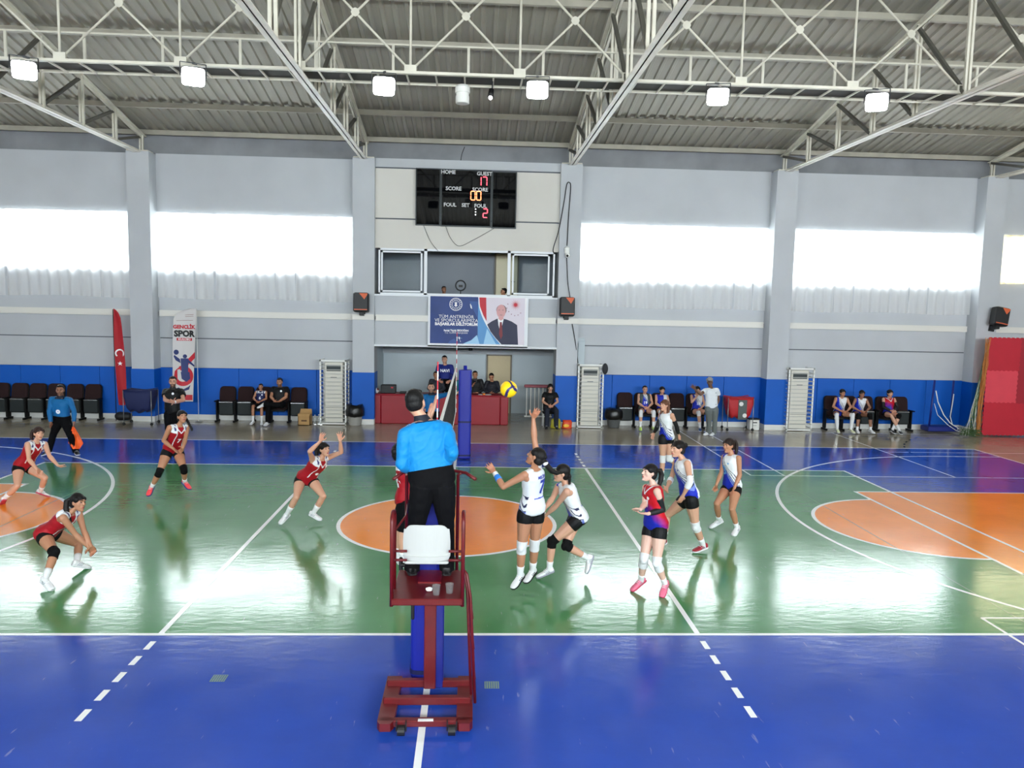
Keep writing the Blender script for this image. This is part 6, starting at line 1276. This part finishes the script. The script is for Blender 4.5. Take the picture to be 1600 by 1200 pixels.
person(J, (.0, -1, 0), 'far right bench player in white and blue with long white socks', H=1.74, skin='tan', hairst='bun', tcol=white_team, knee=('w', 'w'), kneelo=.1, sock=.30, shoes=mat('shoe_pale_yellow', rgb(216, 220, 180), .5), group=GB, **LI)
J = sit(12.28, H=1.70, kx=(.19, .17), fx=(.22, .20), hands='knees', lean=-.12)
person(J, (-.05, -1, 0), 'far right bench player in white and blue with black knee pads', H=1.70, skin='brown', hairst='bun', tcol=white_team, knee=('b', 'b'), kneelo=.08, sock=.10, group=GB, **LI)
J = sit(13.26, H=1.70, kx=(.12, .13), fx=(-.08, -.10), fy=(.40, .52), hands='lap', lean=.06)
person(J, (.05, -1, 0), 'far right bench player in red and navy top with black sleeves', H=1.70, skin='light', hairst='bun', tcol=libero_red, knee=('b', 0), shoes=SBK, sole=SOLE, group=GB, extras=dict(after=many(fullsleeve('L', .4, .9, BLKSL), fullsleeve('R', .4, .9, BLKSL), number('6', 1, .42, .14, TXB))), **LI)
# woman on a plain chair by the recess, table crew, booth crew
e = thing('plain_chair', 'plain dark chair under the woman in black at the recess', 'chair', (2.72, 15.0, 0)); MB().rbox((2.50, 14.78, .42), (2.94, 15.18, .46), .015).build('seat', SB2, e); MB().rbox((2.50, 15.16, .5), (2.94, 15.2, .9), .015).build('backrest', SB2, e)
for sx in (-1, 1):
    for yy in (14.80, 15.17): MB().tube([(2.72 + sx * .2, yy, 0), (2.72 + sx * .2, yy, .44 if yy < 15 else .9)], .013, 8).build('leg', CG, e, smooth=True)
J = sit(2.72, y=14.93, H=1.70, kx=(.16, .12), hands='lap', lean=.06, seat=.56)
person(J, (.0, -1, -.05), 'long-haired woman in black T-shirt and dark jeans seated by the recess', H=1.70, skin='light', hairst='long', top='tee', tcol=plain(BT), bottom='pants', bcol=mat('jeans_dark', rgb(22, 28, 44), .85), shoes=SBK, sole=SBK, **LI)
def stool(x, y, lab):
    e = thing('office_chair', lab, 'chair', (x, y, .22), 'chairs behind the officials table'); MB().rbox((x - .22, y - .2, .62), (x + .22, y + .22, .68), .02).build('seat', SB2, e); MB().rbox((x - .2, y + .22, .72), (x + .2, y + .26, 1.1), .02).build('backrest', SB2, e)
    for sx in (-1, 1):
        for sy in (-1, 1): MB().tube([(x + sx * .18, y + sy * .18, .22), (x + sx * .18, y + sy * .18, .63)], .013, 8).build('leg', CG, e)
CT = 'officials seated at the red table'
def crew(x, y, H, hx, lab, tc, chl, hd=(0, -1, 0), skin='tan', hands='lap', lean=-.02, top='long', **k):
    stool(x, y + .05, 'dark chair behind the red table under the ' + chl); J = sit(x, y=y, z0=.22, H=H, lean=lean, headx=hx, seat=.54, kx=(.1, .1), fy=(.2, .2), hands=hands); J['tL'].y = y - .38; J['tR'].y = y - .38
    for S_ in 'LR': J['k' + S_].y = y - .26; J['a' + S_].y = y - .20
    if 'arms' in k: 
        for a, b in k.pop('arms').items(): J[a] = V(b)
    person(J, hd, lab, H=H, male=True, skin=skin, hairst='short', top=top, tcol=plain(tc), bottom='pants', group=CT, shoes=SBK, sole=SBK, **{**LI, **k})
crew(.46, 16.25, 1.80, -.02, 'man in dark jacket seated behind the table, hand at his chin', rgb(24, 24, 27), 'man in a dark jacket', arms=dict(wR=(.36, 16.0, 1.10), fR=(.42, 15.98, 1.22), eR=(.20, 15.98, .98)))
crew(.98, 16.22, 1.66, -.02, 'man in dark suit seated behind the table looking down, right of two', rgb(26, 27, 36), 'man in a dark suit', hd=(-.1, -.95, -.3))
crew(-.78, 16.35, 1.70, -.02, 'seated person behind the table, partly hidden by the whistling official', rgb(40, 42, 50), 'partly hidden person')
crew(.06, 16.2, 1.68, -.02, 'seated person in teal sleeves behind the table, hidden by the far blue net post', rgb(36, 110, 120), 'person in teal')
s_ = 1.86 / 1.72; J = {k: V(p) for k, p in dict(pel=(-.52, 16.55, 1.18), neck=(-.52, 16.52, 1.72), head=(-.54, 16.47, 1.88), sL=(-.32, 16.5, 1.67), sR=(-.72, 16.5, 1.67), eL=(-.25, 16.42, 1.38), eR=(-.80, 16.42, 1.38), wL=(-.34, 16.22, 1.24), wR=(-.70, 16.22, 1.24), fL=(-.42, 16.12, 1.20), fR=(-.62, 16.12, 1.20), hL=(-.43, 16.55, 1.18), hR=(-.61, 16.55, 1.18), kL=(-.42, 16.5, .74), kR=(-.63, 16.5, .74), aL=(-.41, 16.56, .315), aR=(-.64, 16.56, .315), tL=(-.38, 16.40, .25), tR=(-.68, 16.40, .25)).items()}
person(J, (-.1, -1, -.05), 'young man in blue hooded top with white lettering standing behind the red table', H=1.86, male=True, skin='light', hairst='short', top='long', tcol=plain(rgb(28, 40, 120)), bottom='pants', wide=1.06, extras=dict(after=number('NAVI', 1, .68, .13, TXW)), **LI)
def booth_person(x, z, lab, hd, tc, sk='brown'):
    J = {k: V((x, 15.9, z)) + V(p) for k, p in dict(pel=(0, .1, -.62), neck=(0, .04, -.15), head=(0, 0, 0), sL=(.19, .04, -.19), sR=(-.19, .04, -.19), eL=(.25, -.05, -.44), eR=(-.25, -.05, -.44), wL=(.12, -.22, -.50), wR=(-.12, -.22, -.50), fL=(.02, -.30, -.5), fR=(-.02, -.3, -.5), hL=(.09, .1, -.62), hR=(-.09, .1, -.62), kL=(.12, -.25, -.62), kR=(-.12, -.25, -.62), aL=(.12, -.22, -.24), aR=(-.12, -.22, -.24), tL=(.12, -.35, -.3), tR=(-.12, -.35, -.3)).items()}
    for S_ in 'LR': J['a' + S_].z = 3.52; J['t' + S_].z = 3.46; J['t' + S_].y -= .02; J['k' + S_].z = 3.80; J['h' + S_].z = J['pel'].z
    person(J, hd, lab, H=1.5, male=True, skin=sk, hairst='short', top='long', tcol=plain(tc), bottom='pants', group='people in the booth', shoes=SBK, sole=SBK, **LI)
booth_person(-.56, 4.09, 'person in olive shirt behind the booth window, left of the ring light', (.3, -.9, 0), rgb(70, 72, 60))
booth_person(1.29, 4.07, 'dark-haired person in the booth window at the cream door', (-.9, -.2, 0), rgb(30, 30, 34), 'tan')

bpy.data.scenes.remove(TMP)
